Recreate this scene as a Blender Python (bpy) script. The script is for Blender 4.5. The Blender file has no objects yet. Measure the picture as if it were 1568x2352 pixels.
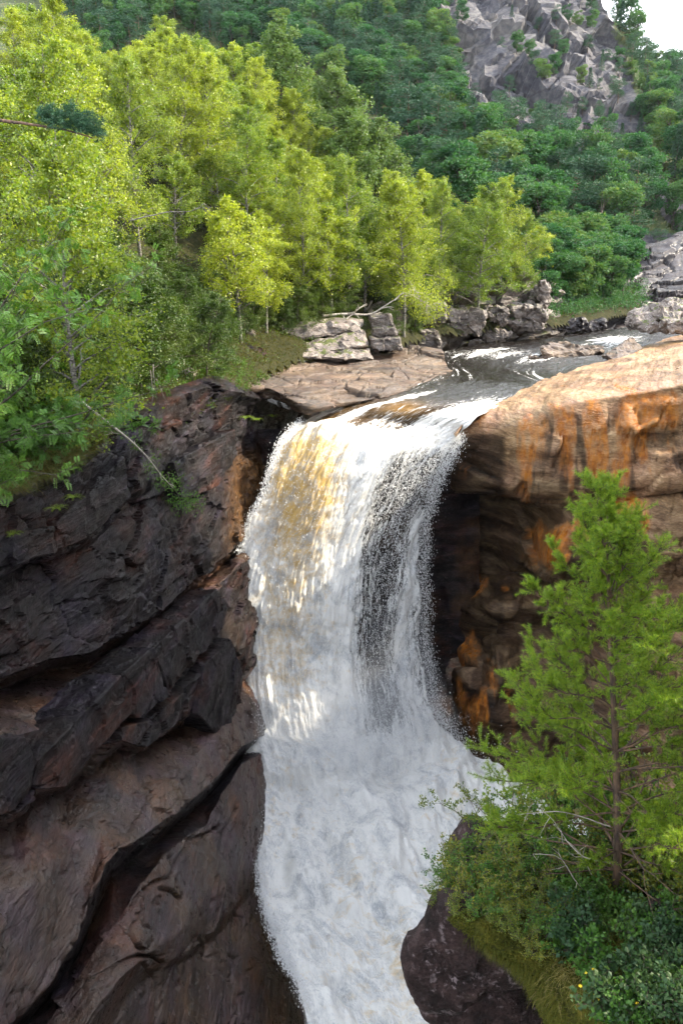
import bpy, bmesh, math, random
import numpy as np
from mathutils import Vector, Matrix

# ------------------------------------------------------------------ camera, sky, sun, exposure
scene = bpy.context.scene
COL = scene.collection
CAM = np.array((0.0, 0.0, 10.0))
PITCH = math.radians(18.3)
FPX, CXP, CYP = 1848.5, 784.0, 1176.0        # focal length and centre in 1568 x 2352 units
cam_data = bpy.data.cameras.new('camera')
cam_data.sensor_fit = 'VERTICAL'
cam_data.sensor_height = 24.0
cam_data.lens = 24.0 * FPX / 2352.0
cam_data.clip_start = 0.1
cam_data.clip_end = 6000.0
cam = bpy.data.objects.new('camera', cam_data)
COL.objects.link(cam)
cam.location = CAM
cam.rotation_euler = (math.pi / 2 - PITCH, 0, 0)
scene.camera = cam

SUN_AZ, SUN_EL = math.radians(80.0), math.radians(37.0)     # clockwise from +Y, above the horizon
sun_dir = Vector((math.sin(SUN_AZ) * math.cos(SUN_EL), math.cos(SUN_AZ) * math.cos(SUN_EL), math.sin(SUN_EL)))
sun_data = bpy.data.lights.new('sun', 'SUN')
sun_data.energy = 4.3
sun_data.angle = math.radians(0.53)
sun_data.color = (1.0, 0.88, 0.68)
sun = bpy.data.objects.new('sun', sun_data)
COL.objects.link(sun)
sun.rotation_euler = sun_dir.to_track_quat('Z', 'Y').to_euler()

world = bpy.data.worlds.new('World')
scene.world = world
world.use_nodes = True
wn = world.node_tree
wn.nodes.clear()
w_out = wn.nodes.new('ShaderNodeOutputWorld')
w_bg = wn.nodes.new('ShaderNodeBackground')
w_sky = wn.nodes.new('ShaderNodeTexSky')
w_sky.sky_type = 'NISHITA'
w_sky.sun_disc = False
w_sky.sun_elevation = SUN_EL
w_sky.sun_rotation = SUN_AZ
w_sky.air_density = 1.0
w_sky.dust_density = 1.2
w_bg.inputs['Strength'].default_value = 0.15
# thin broken cloud, the same all round
w_tc = wn.nodes.new('ShaderNodeTexCoord')
w_no = wn.nodes.new('ShaderNodeTexNoise')
w_no.inputs['Scale'].default_value = 1.6
w_no.inputs['Detail'].default_value = 4.0
w_no.inputs['Roughness'].default_value = 0.55
w_rp = wn.nodes.new('ShaderNodeValToRGB')
w_rp.color_ramp.elements[0].position = 0.30
w_rp.color_ramp.elements[1].position = 0.62
w_mx = wn.nodes.new('ShaderNodeMix')
w_mx.data_type = 'RGBA'
w_mx.inputs['B'].default_value = (13.0, 13.4, 14.0, 1)
wn.links.new(w_tc.outputs['Generated'], w_no.inputs['Vector'])
wn.links.new(w_no.outputs['Fac'], w_rp.inputs['Fac'])
wn.links.new(w_rp.outputs['Color'], w_mx.inputs['Factor'])
wn.links.new(w_sky.outputs['Color'], w_mx.inputs['A'])
wn.links.new(w_mx.outputs['Result'], w_bg.inputs['Color'])
wn.links.new(w_bg.outputs['Background'], w_out.inputs['Surface'])

scene.view_settings.view_transform = 'Standard'
scene.view_settings.look = 'None'
scene.view_settings.gamma = 1.0
scene.view_settings.exposure = 1.66
scene.view_settings.use_curve_mapping = False
scene.render.engine = 'CYCLES'
scene.cycles.use_denoising = True
scene.cycles.use_adaptive_sampling = True
scene.cycles.adaptive_threshold = 0.035
scene.cycles.max_bounces = 5
scene.cycles.diffuse_bounces = 2
scene.cycles.glossy_bounces = 2
scene.cycles.transmission_bounces = 4
scene.cycles.transparent_max_bounces = 8
scene.cycles.volume_bounces = 1

# ------------------------------------------------------------------ helpers: rays, noise, meshes
ST, CT = math.sin(PITCH), math.cos(PITCH)

def ray(px, py):
    cx = (np.asarray(px, float) - CXP) / FPX
    cy = (CYP - np.asarray(py, float)) / FPX
    cx, cy = np.broadcast_arrays(cx, cy)
    return np.stack([cx, CT + cy * ST, -ST + cy * CT], -1)

def PY(px, py, Y):
    d = ray(px, py)
    return CAM + d * (np.asarray(Y, float) / d[..., 1])[..., None]

def PZ(px, py, z):
    d = ray(px, py)
    return CAM + d * ((np.asarray(z, float) - CAM[2]) / d[..., 2])[..., None]

def PIX(p):
    p = np.asarray(p, float) - CAM
    dep = p[..., 1] * CT - p[..., 2] * ST
    up = p[..., 1] * ST + p[..., 2] * CT
    return CXP + FPX * p[..., 0] / dep, CYP - FPX * up / dep

def _hash(ix, iy, iz, seed):
    with np.errstate(over='ignore'):
        h = (ix.astype(np.uint32) * np.uint32(374761393) + iy.astype(np.uint32) * np.uint32(668265263)
             + iz.astype(np.uint32) * np.uint32(2246822519) + np.uint32((seed * 3266489917) & 0xffffffff))
        h ^= h >> np.uint32(15); h *= np.uint32(2246822519)
        h ^= h >> np.uint32(13); h *= np.uint32(3266489917)
        h ^= h >> np.uint32(16)
    return h.astype(np.float64) / 4294967295.0

def vnoise(p, seed=0):
    p = np.asarray(p, float)
    i = np.floor(p).astype(np.int64)
    f = p - i
    f = f * f * f * (f * (f * 6 - 15) + 10)
    r = 0.0
    for dx in (0, 1):
        wx = f[..., 0] if dx else 1 - f[..., 0]
        for dy in (0, 1):
            wy = f[..., 1] if dy else 1 - f[..., 1]
            for dz in (0, 1):
                wz = f[..., 2] if dz else 1 - f[..., 2]
                r = r + wx * wy * wz * _hash(i[..., 0] + dx, i[..., 1] + dy, i[..., 2] + dz, seed)
    return r * 2 - 1

def fbm(p, octv=5, seed=0, gain=0.5, lac=2.03):
    p = np.asarray(p, float)
    a, s, r = 1.0, 0.0, 0.0
    for k in range(octv):
        r = r + a * vnoise(p, seed + k * 17)
        s += a
        a *= gain
        p = p * lac + 11.3
    return r / s

def ridged(p, octv=5, seed=0, gain=0.5):
    p = np.asarray(p, float)
    a, s, r = 1.0, 0.0, 0.0
    for k in range(octv):
        r = r + a * (1 - 2 * np.abs(vnoise(p, seed + k * 17)))
        s += a
        a *= gain
        p = p * 2.03 + 7.7
    return r / s

def worley(p, seed=0):
    """distance to the nearest and second nearest cell point, and the cell's random value"""
    p = np.asarray(p, float)
    i = np.floor(p).astype(np.int64)
    f1 = np.full(p.shape[:-1], 9.0); f2 = f1.copy(); cid = f1 * 0
    for dx in (-1, 0, 1):
        for dy in (-1, 0, 1):
            for dz in (-1, 0, 1):
                c = i + np.array((dx, dy, dz))
                o = np.stack([_hash(c[..., 0], c[..., 1], c[..., 2], seed + q) for q in (1, 2, 3)], -1)
                d = np.sqrt((((c + o) - p) ** 2).sum(-1))
                v = _hash(c[..., 0], c[..., 1], c[..., 2], seed + 9)
                m = d < f1
                f2 = np.where(m, f1, np.minimum(f2, d))
                cid = np.where(m, v, cid)
                f1 = np.where(m, d, f1)
    return f1, f2, cid

def facets(p, seed=0, tilt=0.7):
    """broken-rock relief: each cell is a flat, tilted facet; also the distance to the joint between cells"""
    p = np.asarray(p, float)
    i = np.floor(p).astype(np.int64)
    f1 = np.full(p.shape[:-1], 9.0); f2 = f1.copy(); h = f1 * 0
    for dx in (-1, 0, 1):
        for dy in (-1, 0, 1):
            for dz in (-1, 0, 1):
                c = i + np.array((dx, dy, dz))
                o = np.stack([_hash(c[..., 0], c[..., 1], c[..., 2], seed + q) for q in (1, 2, 3)], -1)
                e = p - (c + o)
                d = np.abs(e).sum(-1) * 0.45 + np.sqrt((e ** 2).sum(-1)) * 0.55
                m = d < f1
                if not m.any(): continue
                v = _hash(c[..., 0], c[..., 1], c[..., 2], seed + 9) - 0.5
                for q in range(3):
                    v = v + tilt * (_hash(c[..., 0], c[..., 1], c[..., 2], seed + 11 + q) - 0.5) * 2 * e[..., q]
                f2 = np.where(m, f1, np.minimum(f2, d))
                h = np.where(m, v, h)
                f1 = np.where(m, d, f1)
    return h, f2 - f1

def sstep(a, b, x):
    t = np.clip((np.asarray(x, float) - a) / (b - a), 0, 1)
    return t * t * (3 - 2 * t)

def make_mesh(name, V, quads=None, tris=None, smooth=True, attrs=None, mats=(), mat_index=None):
    V = np.ascontiguousarray(V, dtype=np.float32)
    me = bpy.data.meshes.new(name)
    nq = 0 if quads is None else len(quads)
    nt = 0 if tris is None else len(tris)
    loops = []
    if nq: loops.append(np.asarray(quads, np.int32).ravel())
    if nt: loops.append(np.asarray(tris, np.int32).ravel())
    loops = np.concatenate(loops)
    tot = np.concatenate([np.full(nq, 4, np.int32), np.full(nt, 3, np.int32)])
    start = np.concatenate([[0], np.cumsum(tot)[:-1]]).astype(np.int32)
    me.vertices.add(len(V)); me.vertices.foreach_set('co', V.ravel())
    me.loops.add(len(loops)); me.loops.foreach_set('vertex_index', loops)
    me.polygons.add(nq + nt)
    me.polygons.foreach_set('loop_start', start)
    me.polygons.foreach_set('loop_total', tot)
    me.polygons.foreach_set('use_smooth', np.full(nq + nt, bool(smooth)))
    if mat_index is not None:
        me.polygons.foreach_set('material_index', np.asarray(mat_index, np.int32))
    for k, a in (attrs or {}).items():
        a = np.asarray(a, np.float32)
        if a.ndim == 1:
            me.attributes.new(k, 'FLOAT', 'POINT').data.foreach_set('value', a)
        else:
            me.attributes.new(k, 'FLOAT_VECTOR', 'POINT').data.foreach_set('vector', np.ascontiguousarray(a).ravel())
    for m in mats:
        me.materials.append(m)
    me.update(calc_edges=True)
    me.validate()
    return me

def link(name, me, parent=None, loc=None):
    o = bpy.data.objects.new(name, me)
    COL.objects.link(o)
    if parent is not None: o.parent = parent
    if loc is not None: o.location = loc
    return o

def empty(name, loc=(0, 0, 0), rz=0.0, sc=1.0):
    o = bpy.data.objects.new(name, None)
    COL.objects.link(o)
    o.location = loc
    o.rotation_euler = (0, 0, rz)
    o.scale = (sc, sc, sc)
    o.empty_display_size = 0.2
    return o

def tag(o, label=None, cat=None, group=None, kind=None):
    if label: o['label'] = label
    if cat: o['category'] = cat
    if group: o['group'] = group
    if kind: o['kind'] = kind
    return o

def copy_tree(o, parent=None):
    c = o.copy()
    COL.objects.link(c)
    c.parent = parent
    for ch in list(o.children):
        copy_tree(ch, c)
    return c

def grid_faces(R, C):
    a = np.arange(R * C).reshape(R, C)
    return np.stack([a[:-1, :-1], a[:-1, 1:], a[1:, 1:], a[1:, :-1]], -1).reshape(-1, 4)

def resample(P, n, axis, smooth=True, w=None):
    """P (R, C, k): n samples along an axis; Catmull-Rom or linear; samples shared out by segment length (or weights w)"""
    P = np.moveaxis(np.asarray(P, float), axis, 0)
    m = len(P)
    if w is None:
        seg = np.sqrt(((P[1:, ..., :3] - P[:-1, ..., :3]) ** 2).sum(-1)).reshape(m - 1, -1).mean(1) + 1e-6
    else:
        seg = np.asarray(w, float)
    cum = np.concatenate([[0], np.cumsum(seg)]); cum /= cum[-1]
    t = np.interp(np.linspace(0, 1, n), cum, np.arange(m))
    i = np.clip(np.floor(t).astype(int), 0, m - 2)
    f = (t - i).reshape((-1,) + (1,) * (P.ndim - 1))
    p1, p2 = P[i], P[i + 1]
    if smooth:
        p0, p3 = P[np.clip(i - 1, 0, m - 1)], P[np.clip(i + 2, 0, m - 1)]
        out = 0.5 * (2 * p1 + (p2 - p0) * f + (2 * p0 - 5 * p1 + 4 * p2 - p3) * f * f + (3 * p1 - p0 - 3 * p2 + p3) * f ** 3)
    else:
        out = p1 * (1 - f) + p2 * f
    return np.moveaxis(out, 0, axis), t

def grid_normals(G, toward=None):
    du = np.gradient(G, axis=1); dv = np.gradient(G, axis=0)
    n = np.cross(du, dv)
    n /= np.linalg.norm(n, axis=-1, keepdims=True) + 1e-9
    if toward is not None:
        s = np.sign(((np.asarray(toward) - G) * n).sum(-1).mean())
        n = n * (s if s else 1)
    return n

def grid_quads_facing(G, toward=CAM):
    F = grid_faces(*G.shape[:2])
    n = np.cross(np.gradient(G, axis=1), np.gradient(G, axis=0))
    # faces wound (0,0),(0,1),(1,1): normal = du x dv
    if ((np.asarray(toward) - G) * n).sum(-1).mean() < 0:
        F = F[:, ::-1]
    return F

def hull_rock(name, pts, mat, seed=0, rough=0.05, cut=0.0, levels=3, parent=None, scale=1.0, bev=0.06):
    """a worn block: convex hull of traced corners, bevelled, divided and roughened"""
    bm = bmesh.new()
    for p in pts: bm.verts.new(Vector(p))
    r = bmesh.ops.convex_hull(bm, input=bm.verts)
    junk = [g for g in r['geom_interior'] if isinstance(g, bmesh.types.BMVert)] + [g for g in r['geom_unused'] if isinstance(g, bmesh.types.BMVert)]
    bmesh.ops.delete(bm, geom=list(set(junk)), context='VERTS')
    bmesh.ops.dissolve_limit(bm, angle_limit=math.radians(4), verts=bm.verts, edges=bm.edges)
    if bev > 0:
        bmesh.ops.bevel(bm, geom=list(bm.edges), offset=bev, segments=1, affect='EDGES', profile=0.6)
    bmesh.ops.triangulate(bm, faces=bm.faces)
    ext = max((Vector(p) - Vector(pts[0])).length for p in pts)
    for k in range(levels + 3):
        lim = ext / (4.0 * 1.7 ** levels)
        es = [e for e in bm.edges if e.calc_length() > lim]
        if not es or len(bm.verts) > 6000: break
        bmesh.ops.subdivide_edges(bm, edges=es, cuts=1)
        bmesh.ops.triangulate(bm, faces=[f for f in bm.faces if len(f.verts) > 3])
    bm.normal_update()
    V = np.array([v.co for v in bm.verts]); N = np.array([v.normal for v in bm.verts])
    d = fbm(V * (1.6 / scale), 5, seed) * rough * 1.6 + facets(V * (0.8 / scale), seed + 2, 0.9)[0] * rough * 2.2
    ly = fbm(np.stack([V[:, 0] * 0.4, V[:, 1] * 0.4, V[:, 2] * 5.0], -1) / scale, 3, seed + 5)
    d = d + rough * 0.5 * np.round(ly * 2.5) / 2.5
    V = V + N * d[:, None]
    F = np.array([[v.index for v in f.verts] for f in bm.faces])
    bm.free()
    me = make_mesh(name, V, tris=F, smooth=False, mats=[mat])
    return link(name, me, parent)

def tube(path, rad, sides=6):
    """tapered tube along a path -> V, quads (with a closing tip)"""
    path = np.asarray(path, float); n = len(path)
    rad = np.broadcast_to(np.asarray(rad, float), (n,))
    t = np.gradient(path, axis=0); t /= np.linalg.norm(t, axis=1, keepdims=True) + 1e-9
    ref = np.where(np.abs(t[:, 2:3]) > 0.9, np.array([[1.0, 0, 0]]), np.array([[0, 0, 1.0]]))
    a = np.cross(t, ref); a /= np.linalg.norm(a, axis=1, keepdims=True) + 1e-9
    b = np.cross(t, a)
    ang = np.arange(sides) * 2 * math.pi / sides
    V = path[:, None] + rad[:, None, None] * (np.cos(ang)[None, :, None] * a[:, None] + np.sin(ang)[None, :, None] * b[:, None])
    idx = np.arange(n * sides).reshape(n, sides); nx = np.roll(idx, -1, 1)
    Q = np.stack([idx[:-1], nx[:-1], nx[1:], idx[1:]], -1).reshape(-1, 4)
    return V.reshape(-1, 3), Q

class Acc:
    def __init__(s): s.V, s.Q, s.T, s.n, s.A = [], [], [], 0, []
    def add(s, V, Q=None, T=None, a=None):
        s.V.append(V)
        if Q is not None and len(Q): s.Q.append(np.asarray(Q) + s.n)
        if T is not None and len(T): s.T.append(np.asarray(T) + s.n)
        if a is not None: s.A.append(np.broadcast_to(a, (len(V),)))
        s.n += len(V)
    def mesh(s, name, mats, smooth=True, attr=None):
        return make_mesh(name, np.concatenate(s.V), np.concatenate(s.Q) if s.Q else None, np.concatenate(s.T) if s.T else None,
                         smooth, {attr: np.concatenate(s.A)} if attr else None, mats)

def unit(v): return v / (np.linalg.norm(v, axis=-1, keepdims=True) + 1e-9)

def leaf_quads(rng, C, L, W, up_bias=0.0, axis=None, droop=0.0):
    """one pointed leaf (two triangles, slightly folded) at each centre C"""
    n = len(C)
    d = unit(rng.normal(size=(n, 3))) if axis is None else unit(axis + 0.55 * rng.normal(size=(n, 3)))
    d[:, 2] -= droop; d = unit(d)
    s = unit(np.cross(d, rng.normal(size=(n, 3)) + np.array((0, 0, up_bias))))
    L = (L * rng.uniform(0.65, 1.3, n))[:, None]; W = (W * rng.uniform(0.7, 1.25, n))[:, None]
    nrm = np.cross(d, s)
    V = np.stack([C, C + d * L * 0.45 + s * W * 0.5 + nrm * W * 0.12, C + d * L, C + d * L * 0.45 - s * W * 0.5 + nrm * W * 0.12], 1).reshape(-1, 3)
    k = np.arange(n)[:, None] * 4
    return V, k + np.array([[0, 1, 2, 3]])
# ------------------------------------------------------------------ materials
class NT:
    def __init__(s, name):
        s.m = bpy.data.materials.new(name); s.m.use_nodes = True
        s.t = s.m.node_tree; s.t.nodes.clear()
        s.out = s.t.nodes.new('ShaderNodeOutputMaterial')
    def n(s, typ, **kw):
        nd = s.t.nodes.new('ShaderNode' + typ)
        for k, v in kw.items():
            if hasattr(nd, k) and not k[0].isupper(): setattr(nd, k, v)
            else: s.set(nd.inputs[k], v)
        return nd
    def set(s, sock, v):
        if hasattr(v, 'is_linked') or isinstance(v, bpy.types.NodeSocket): s.t.links.new(v, sock)
        elif isinstance(v, bpy.types.Node): s.t.links.new(v.outputs[0], sock)
        else:
            if isinstance(v, tuple) and len(v) == 3 and len(getattr(sock, 'default_value', (0, 0, 0))) == 4: v = v + (1,)
            if isinstance(v, (int, float)) and hasattr(sock.default_value, '__len__'): v = (v, v, v, 1) if len(sock.default_value) == 4 else (v,) * len(sock.default_value)
            sock.default_value = v
    def math(s, op, a, b=0.0, clamp=False):
        nd = s.t.nodes.new('ShaderNodeMath'); nd.operation = op; nd.use_clamp = clamp
        s.set(nd.inputs[0], a); s.set(nd.inputs[1], b)
        return nd.outputs[0]
    def mix(s, fac, a, b, blend='MIX'):
        nd = s.t.nodes.new('ShaderNodeMix'); nd.data_type = 'RGBA'; nd.blend_type = blend
        s.set(nd.inputs['Factor'], fac); s.set(nd.inputs['A'], a); s.set(nd.inputs['B'], b)
        return nd.outputs['Result']
    def ramp(s, fac, stops):
        nd = s.t.nodes.new('ShaderNodeValToRGB'); cr = nd.color_ramp
        while len(cr.elements) < len(stops): cr.elements.new(0.5)
        for e, (p, c) in zip(cr.elements, stops):
            e.position = p
            e.color = (c, c, c, 1) if isinstance(c, (int, float)) else tuple(c) + (1,)
        s.set(nd.inputs['Fac'], fac)
        return nd.outputs['Color']
    def noise(s, vec, scale, detail=6.0, rough=0.55, dist=0.0):
        nd = s.n('TexNoise', Scale=scale, Detail=detail, Roughness=rough, Distortion=dist)
        s.set(nd.inputs['Vector'], vec)
        return nd.outputs['Fac']
    def attr(s, name, out='Fac'):
        return s.n('Attribute', attribute_name=name).outputs[out]
    def mapping(s, vec, scale=(1, 1, 1), rot=(0, 0, 0)):
        nd = s.n('Mapping'); s.set(nd.inputs['Vector'], vec)
        nd.inputs['Scale'].default_value = scale; nd.inputs['Rotation'].default_value = rot
        return nd.outputs['Vector']
    def pos(s): return s.n('TexCoord').outputs['Object']
    def bump(s, h, strength=0.5, dist=0.05, normal=None):
        nd = s.n('Bump', Strength=strength, Distance=dist); s.set(nd.inputs['Height'], h)
        if normal is not None: s.set(nd.inputs['Normal'], normal)
        return nd.outputs['Normal']
    def done(s, shader): s.t.links.new(shader, s.out.inputs['Surface']); return s.m

def rock_material(name, dark, mid, pale, rough=(0.45, 0.8), strata=(0.35, 0.35, 2.2), rot=(0, 0, 0), size=0.6, lichen=0.0, lichen_col=(0.55, 0.53, 0.5),
                  stain=None, moss=None, crack=0.5, spec=0.5, bump=0.6, tint=None, wet=None, tint2=None):
    k = NT(name)
    p = k.pos()
    pm = k.mapping(p, strata, rot)
    n1 = k.noise(pm, size, 4, 0.6, 0.6)
    n2 = k.noise(p, size * 3.1, 3, 0.6)
    n3 = k.noise(pm, size * 9, 4, 0.7)
    c = k.ramp(k.math('ADD', k.math('MULTIPLY', n1, 0.6), k.math('MULTIPLY', n3, 0.4)), [(0.36, dark), (0.5, mid), (0.65, pale)])
    if tint is not None:
        c = k.mix(k.ramp(k.noise(p, size * 0.55, 4, 0.5), [(0.42, 0.0), (0.62, 0.85)]), c, tint, 'MULTIPLY')
    if tint2 is not None:
        c = k.mix(k.ramp(k.noise(k.mapping(p, (1.0, 0.6, 1.3)), size * 0.45, 4, 0.55), [(0.50, 0.0), (0.62, 0.9)]), c, tint2, 'MULTIPLY')
    c = k.mix(k.ramp(n2, [(0.30, 0.55), (0.6, 0.0)]), c, (0.55, 0.52, 0.5), 'MULTIPLY')
    vo = k.n('TexVoronoi', feature='DISTANCE_TO_EDGE', Scale=size * 1.3)
    k.set(vo.inputs['Vector'], k.mix(0.12, pm, k.n('TexNoise', Scale=size * 2.0, Vector=pm).outputs['Color']))
    cr = k.ramp(vo.outputs['Distance'], [(0.0, 0.0), (0.035, 1.0)])
    c = k.mix(k.math('MULTIPLY', k.math('SUBTRACT', 1.0, cr), crack), c, (0.012, 0.010, 0.010))
    if lichen > 0:
        lv = k.noise(p, 9.0, 5, 0.6); lm = k.noise(p, 0.9, 3, 0.5)
        f = k.math('MULTIPLY', k.ramp(lv, [(0.56, 0.0), (0.63, 1.0)]), k.ramp(lm, [(0.42, 0.0), (0.62, lichen)]))
        c = k.mix(f, c, lichen_col)
    r = k.ramp(n2, [(0.3, rough[0]), (0.7, rough[1])])
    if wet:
        wv = k.math('MULTIPLY', k.attr('wet'), k.ramp(n1, [(0.3, 1.0), (0.75, 0.7)]))  # this mask carries algae film together with painted shade
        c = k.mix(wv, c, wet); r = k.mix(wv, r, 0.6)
    if stain:
        s = k.attr(stain[0])
        sn = k.math('MULTIPLY', s, k.ramp(k.noise(k.mapping(p, (2.2, 2.2, 0.45)), 1.5, 6, 0.6), [(0.33, 0.25), (0.6, 1.0)]))
        c = k.mix(k.math('MULTIPLY', sn, 1.0, True), c, k.ramp(k.noise(p, 2.0, 5), [(0.35, stain[1]), (0.62, stain[2])]))
        r = k.mix(sn, r, 0.22)
    if moss:
        geo = k.n('NewGeometry')
        sx = k.n('SeparateXYZ'); k.set(sx.inputs[0], geo.outputs['Normal'])
        f = k.math('ADD', sx.outputs['Z'], k.math('MULTIPLY', k.math('SUBTRACT', k.noise(p, 1.3, 6, 0.6), 0.5), 1.8))
        f = k.ramp(f, [(moss[1], 0.0), (moss[1] + 0.14, 1.0)])
        c = k.mix(f, c, k.ramp(k.noise(p, 6.0, 5), [(0.35, moss[0]), (0.65, moss[2])]))
        r = k.mix(f, r, 0.95)
    h = k.noise(pm, size * 6, 5, 0.68)
    b = k.n('BsdfPrincipled')
    k.set(b.inputs['Base Color'], c); k.set(b.inputs['Roughness'], r)
    b.inputs['Specular IOR Level'].default_value = spec
    k.set(b.inputs['Normal'], k.bump(h, bump, 0.12))
    return k.done(b.outputs[0])

def leaf_material(name, cols, trans=0.45, rough=0.5, var=0.5, spec=0.22, tcol=(1.25, 1.25, 0.55)):
    k = NT(name)
    geo = k.n('NewGeometry'); oi = k.n('ObjectInfo')
    f = k.math('ADD', k.math('MULTIPLY', geo.outputs['Random Per Island'], 1 - var), k.math('MULTIPLY', oi.outputs['Random'], var))
    st = [(i / (len(cols) - 1), c) for i, c in enumerate(cols)]
    c = k.ramp(f, st)
    b = k.n('BsdfPrincipled', Roughness=rough)
    b.inputs['Specular IOR Level'].default_value = spec
    k.set(b.inputs['Base Color'], c)
    t = k.n('BsdfTranslucent')
    k.set(t.inputs['Color'], k.mix(1.0, c, tcol, 'MULTIPLY'))
    mx = k.n('MixShader', Fac=trans)
    k.set(mx.inputs[1], b.outputs[0]); k.set(mx.inputs[2], t.outputs[0])
    return k.done(mx.outputs[0])

def bark_material(name, a, b_, c=None, scale=6.0, bands=False, rough=0.85):
    k = NT(name); p = k.pos()
    n = k.noise(k.mapping(p, (1, 1, 3.0 if bands else 0.35)), scale, 6, 0.6)
    col = k.ramp(n, [(0.36, a), (0.52, b_), (0.7, c or b_)])
    b = k.n('BsdfPrincipled', Roughness=rough)
    k.set(b.inputs['Base Color'], col); k.set(b.inputs['Normal'], k.bump(n, 0.7, 0.02))
    return k.done(b.outputs[0])

M = {}
M['cliff_dark'] = rock_material('wet_dark_rock', (0.0016, 0.0011, 0.0011), (0.0080, 0.0056, 0.0056), (0.038, 0.027, 0.027), (0.32, 0.6), (0.5, 0.22, 1.9), (0.0, 0.25, 0), 0.9,
                                lichen=0.14, lichen_col=(0.22, 0.20, 0.2), crack=0.12, stain=('stain', (0.05, 0.026, 0.010), (0.12, 0.06, 0.022)), bump=0.9, tint=(0.72, 0.80, 1.35), tint2=(1.9, 1.0, 0.6), spec=0.12)
M['slab_wet'] = rock_material('smooth_wet_rock', (0.013, 0.0075, 0.005), (0.044, 0.0265, 0.0185), (0.088, 0.057, 0.043), (0.22, 0.42), (0.5, 0.25, 1.3), (0.3, 0.3, 0.4), 1.1,
                              crack=0.04, stain=('stain', (0.055, 0.032, 0.013), (0.11, 0.064, 0.026)), bump=1.0, tint=(0.80, 0.78, 1.3), tint2=(1.35, 1.0, 0.7), spec=0.3)
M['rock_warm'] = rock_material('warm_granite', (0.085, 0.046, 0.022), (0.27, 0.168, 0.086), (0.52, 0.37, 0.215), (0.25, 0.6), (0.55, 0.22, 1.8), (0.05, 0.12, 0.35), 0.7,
                               lichen=0.12, crack=0.30, stain=('stain', (0.20, 0.060, 0.010), (0.40, 0.15, 0.025)), bump=0.9, tint=(0.9, 0.80, 0.88), wet=(0.0060, 0.0034, 0.0024), spec=0.15)  # wet: one near-black colour for the algae film and the painted shade
M['rock_shelf'] = rock_material('tan_shelf_rock', (0.022, 0.014, 0.009), (0.085, 0.055, 0.034), (0.19, 0.13, 0.078), (0.4, 0.75), (0.3, 0.5, 2.6), (0, 0, 0.5), 0.9,
                                lichen=0.1, crack=0.6, bump=0.9, tint=(0.85, 0.75, 0.8))
M['rock_grey'] = rock_material('grey_gneiss', (0.05, 0.040, 0.036), (0.16, 0.13, 0.115), (0.34, 0.29, 0.25), (0.5, 0.85), (0.8, 0.8, 1.2), (0, 0, 0), 1.1,
                               lichen=0.6, crack=0.5, moss=((0.03, 0.045, 0.008), 0.92, (0.09, 0.10, 0.02)), bump=0.6)
M['rock_bank'] = rock_material('dark_bank_rock', (0.030, 0.023, 0.021), (0.10, 0.080, 0.070), (0.26, 0.215, 0.18), (0.35, 0.75), (0.7, 0.7, 1.5), (0, 0, 0), 1.0,
                               lichen=0.3, crack=0.6, moss=((0.025, 0.035, 0.006), 0.95, (0.08, 0.085, 0.02)), bump=0.7)
M['rock_purple'] = rock_material('purple_slab_rock', (0.006, 0.005, 0.006), (0.020, 0.015, 0.018), (0.050, 0.039, 0.041), (0.35, 0.7), (0.3, 0.3, 0.9), (0.5, 0.4, 0.5), 0.5,
                                 crack=0.5, bump=0.5)
M['boulder'] = rock_material('lichened_boulder', (0.004, 0.0022, 0.0022), (0.018, 0.0095, 0.009), (0.055, 0.033, 0.031), (0.35, 0.7), (1, 1, 1), (0, 0, 0), 2.2,
                             lichen=0.95, lichen_col=(0.16, 0.125, 0.13), crack=0.0, bump=0.9, spec=0.2)
# moss and forest floor
def ground_material(name, a, b_, c):
    k = NT(name); p = k.pos()
    n = k.noise(p, 2.6, 8, 0.65); n2 = k.noise(p, 22.0, 5, 0.7)
    col = k.ramp(k.math('ADD', k.math('MULTIPLY', n, 0.65), k.math('MULTIPLY', n2, 0.35)), [(0.36, a), (0.5, b_), (0.64, c)])
    b = k.n('BsdfPrincipled', Roughness=0.95); b.inputs['Specular IOR Level'].default_value = 0.15
    k.set(b.inputs['Base Color'], col)
    k.set(b.inputs['Normal'], k.bump(k.math('ADD', n, k.math('MULTIPLY', n2, 0.5)), 0.9, 0.08))
    return k.done(b.outputs[0])
M['moss'] = ground_material('moss', (0.015, 0.017, 0.002), (0.042, 0.042, 0.004), (0.085, 0.068, 0.008))
M['forest_floor'] = ground_material('forest_floor', (0.010, 0.010, 0.004), (0.022, 0.024, 0.007), (0.045, 0.036, 0.014))

# mountain: rock where the attribute says so, heath elsewhere
k = NT('mountain_side'); p = k.pos()
pm = k.mapping(p, (0.5, 0.5, 1.0), (0.6, 0.5, 0.4))
n = k.noise(pm, 0.12, 9, 0.62, 0.5); n2 = k.noise(p, 0.9, 6, 0.6)
rockc = k.ramp(k.math('ADD', k.math('MULTIPLY', n, 0.55), k.math('MULTIPLY', n2, 0.45)), [(0.32, (0.012, 0.012, 0.018)), (0.46, (0.038, 0.037, 0.046)), (0.64, (0.115, 0.106, 0.10))])
vo = k.n('TexVoronoi', feature='DISTANCE_TO_EDGE', Scale=0.28); k.set(vo.inputs['Vector'], k.mix(0.15, pm, k.n('TexNoise', Scale=0.5, Vector=pm).outputs['Color']))
cr = k.ramp(vo.outputs['Distance'], [(0.0, 0.0), (0.05, 1.0)])
rockc = k.mix(k.math('MULTIPLY', k.math('SUBTRACT', 1.0, cr), 0.6), rockc, (0.03, 0.026, 0.028))
heath = k.ramp(n2, [(0.35, (0.020, 0.030, 0.010)), (0.52, (0.045, 0.060, 0.018)), (0.68, (0.095, 0.085, 0.035))])
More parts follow.
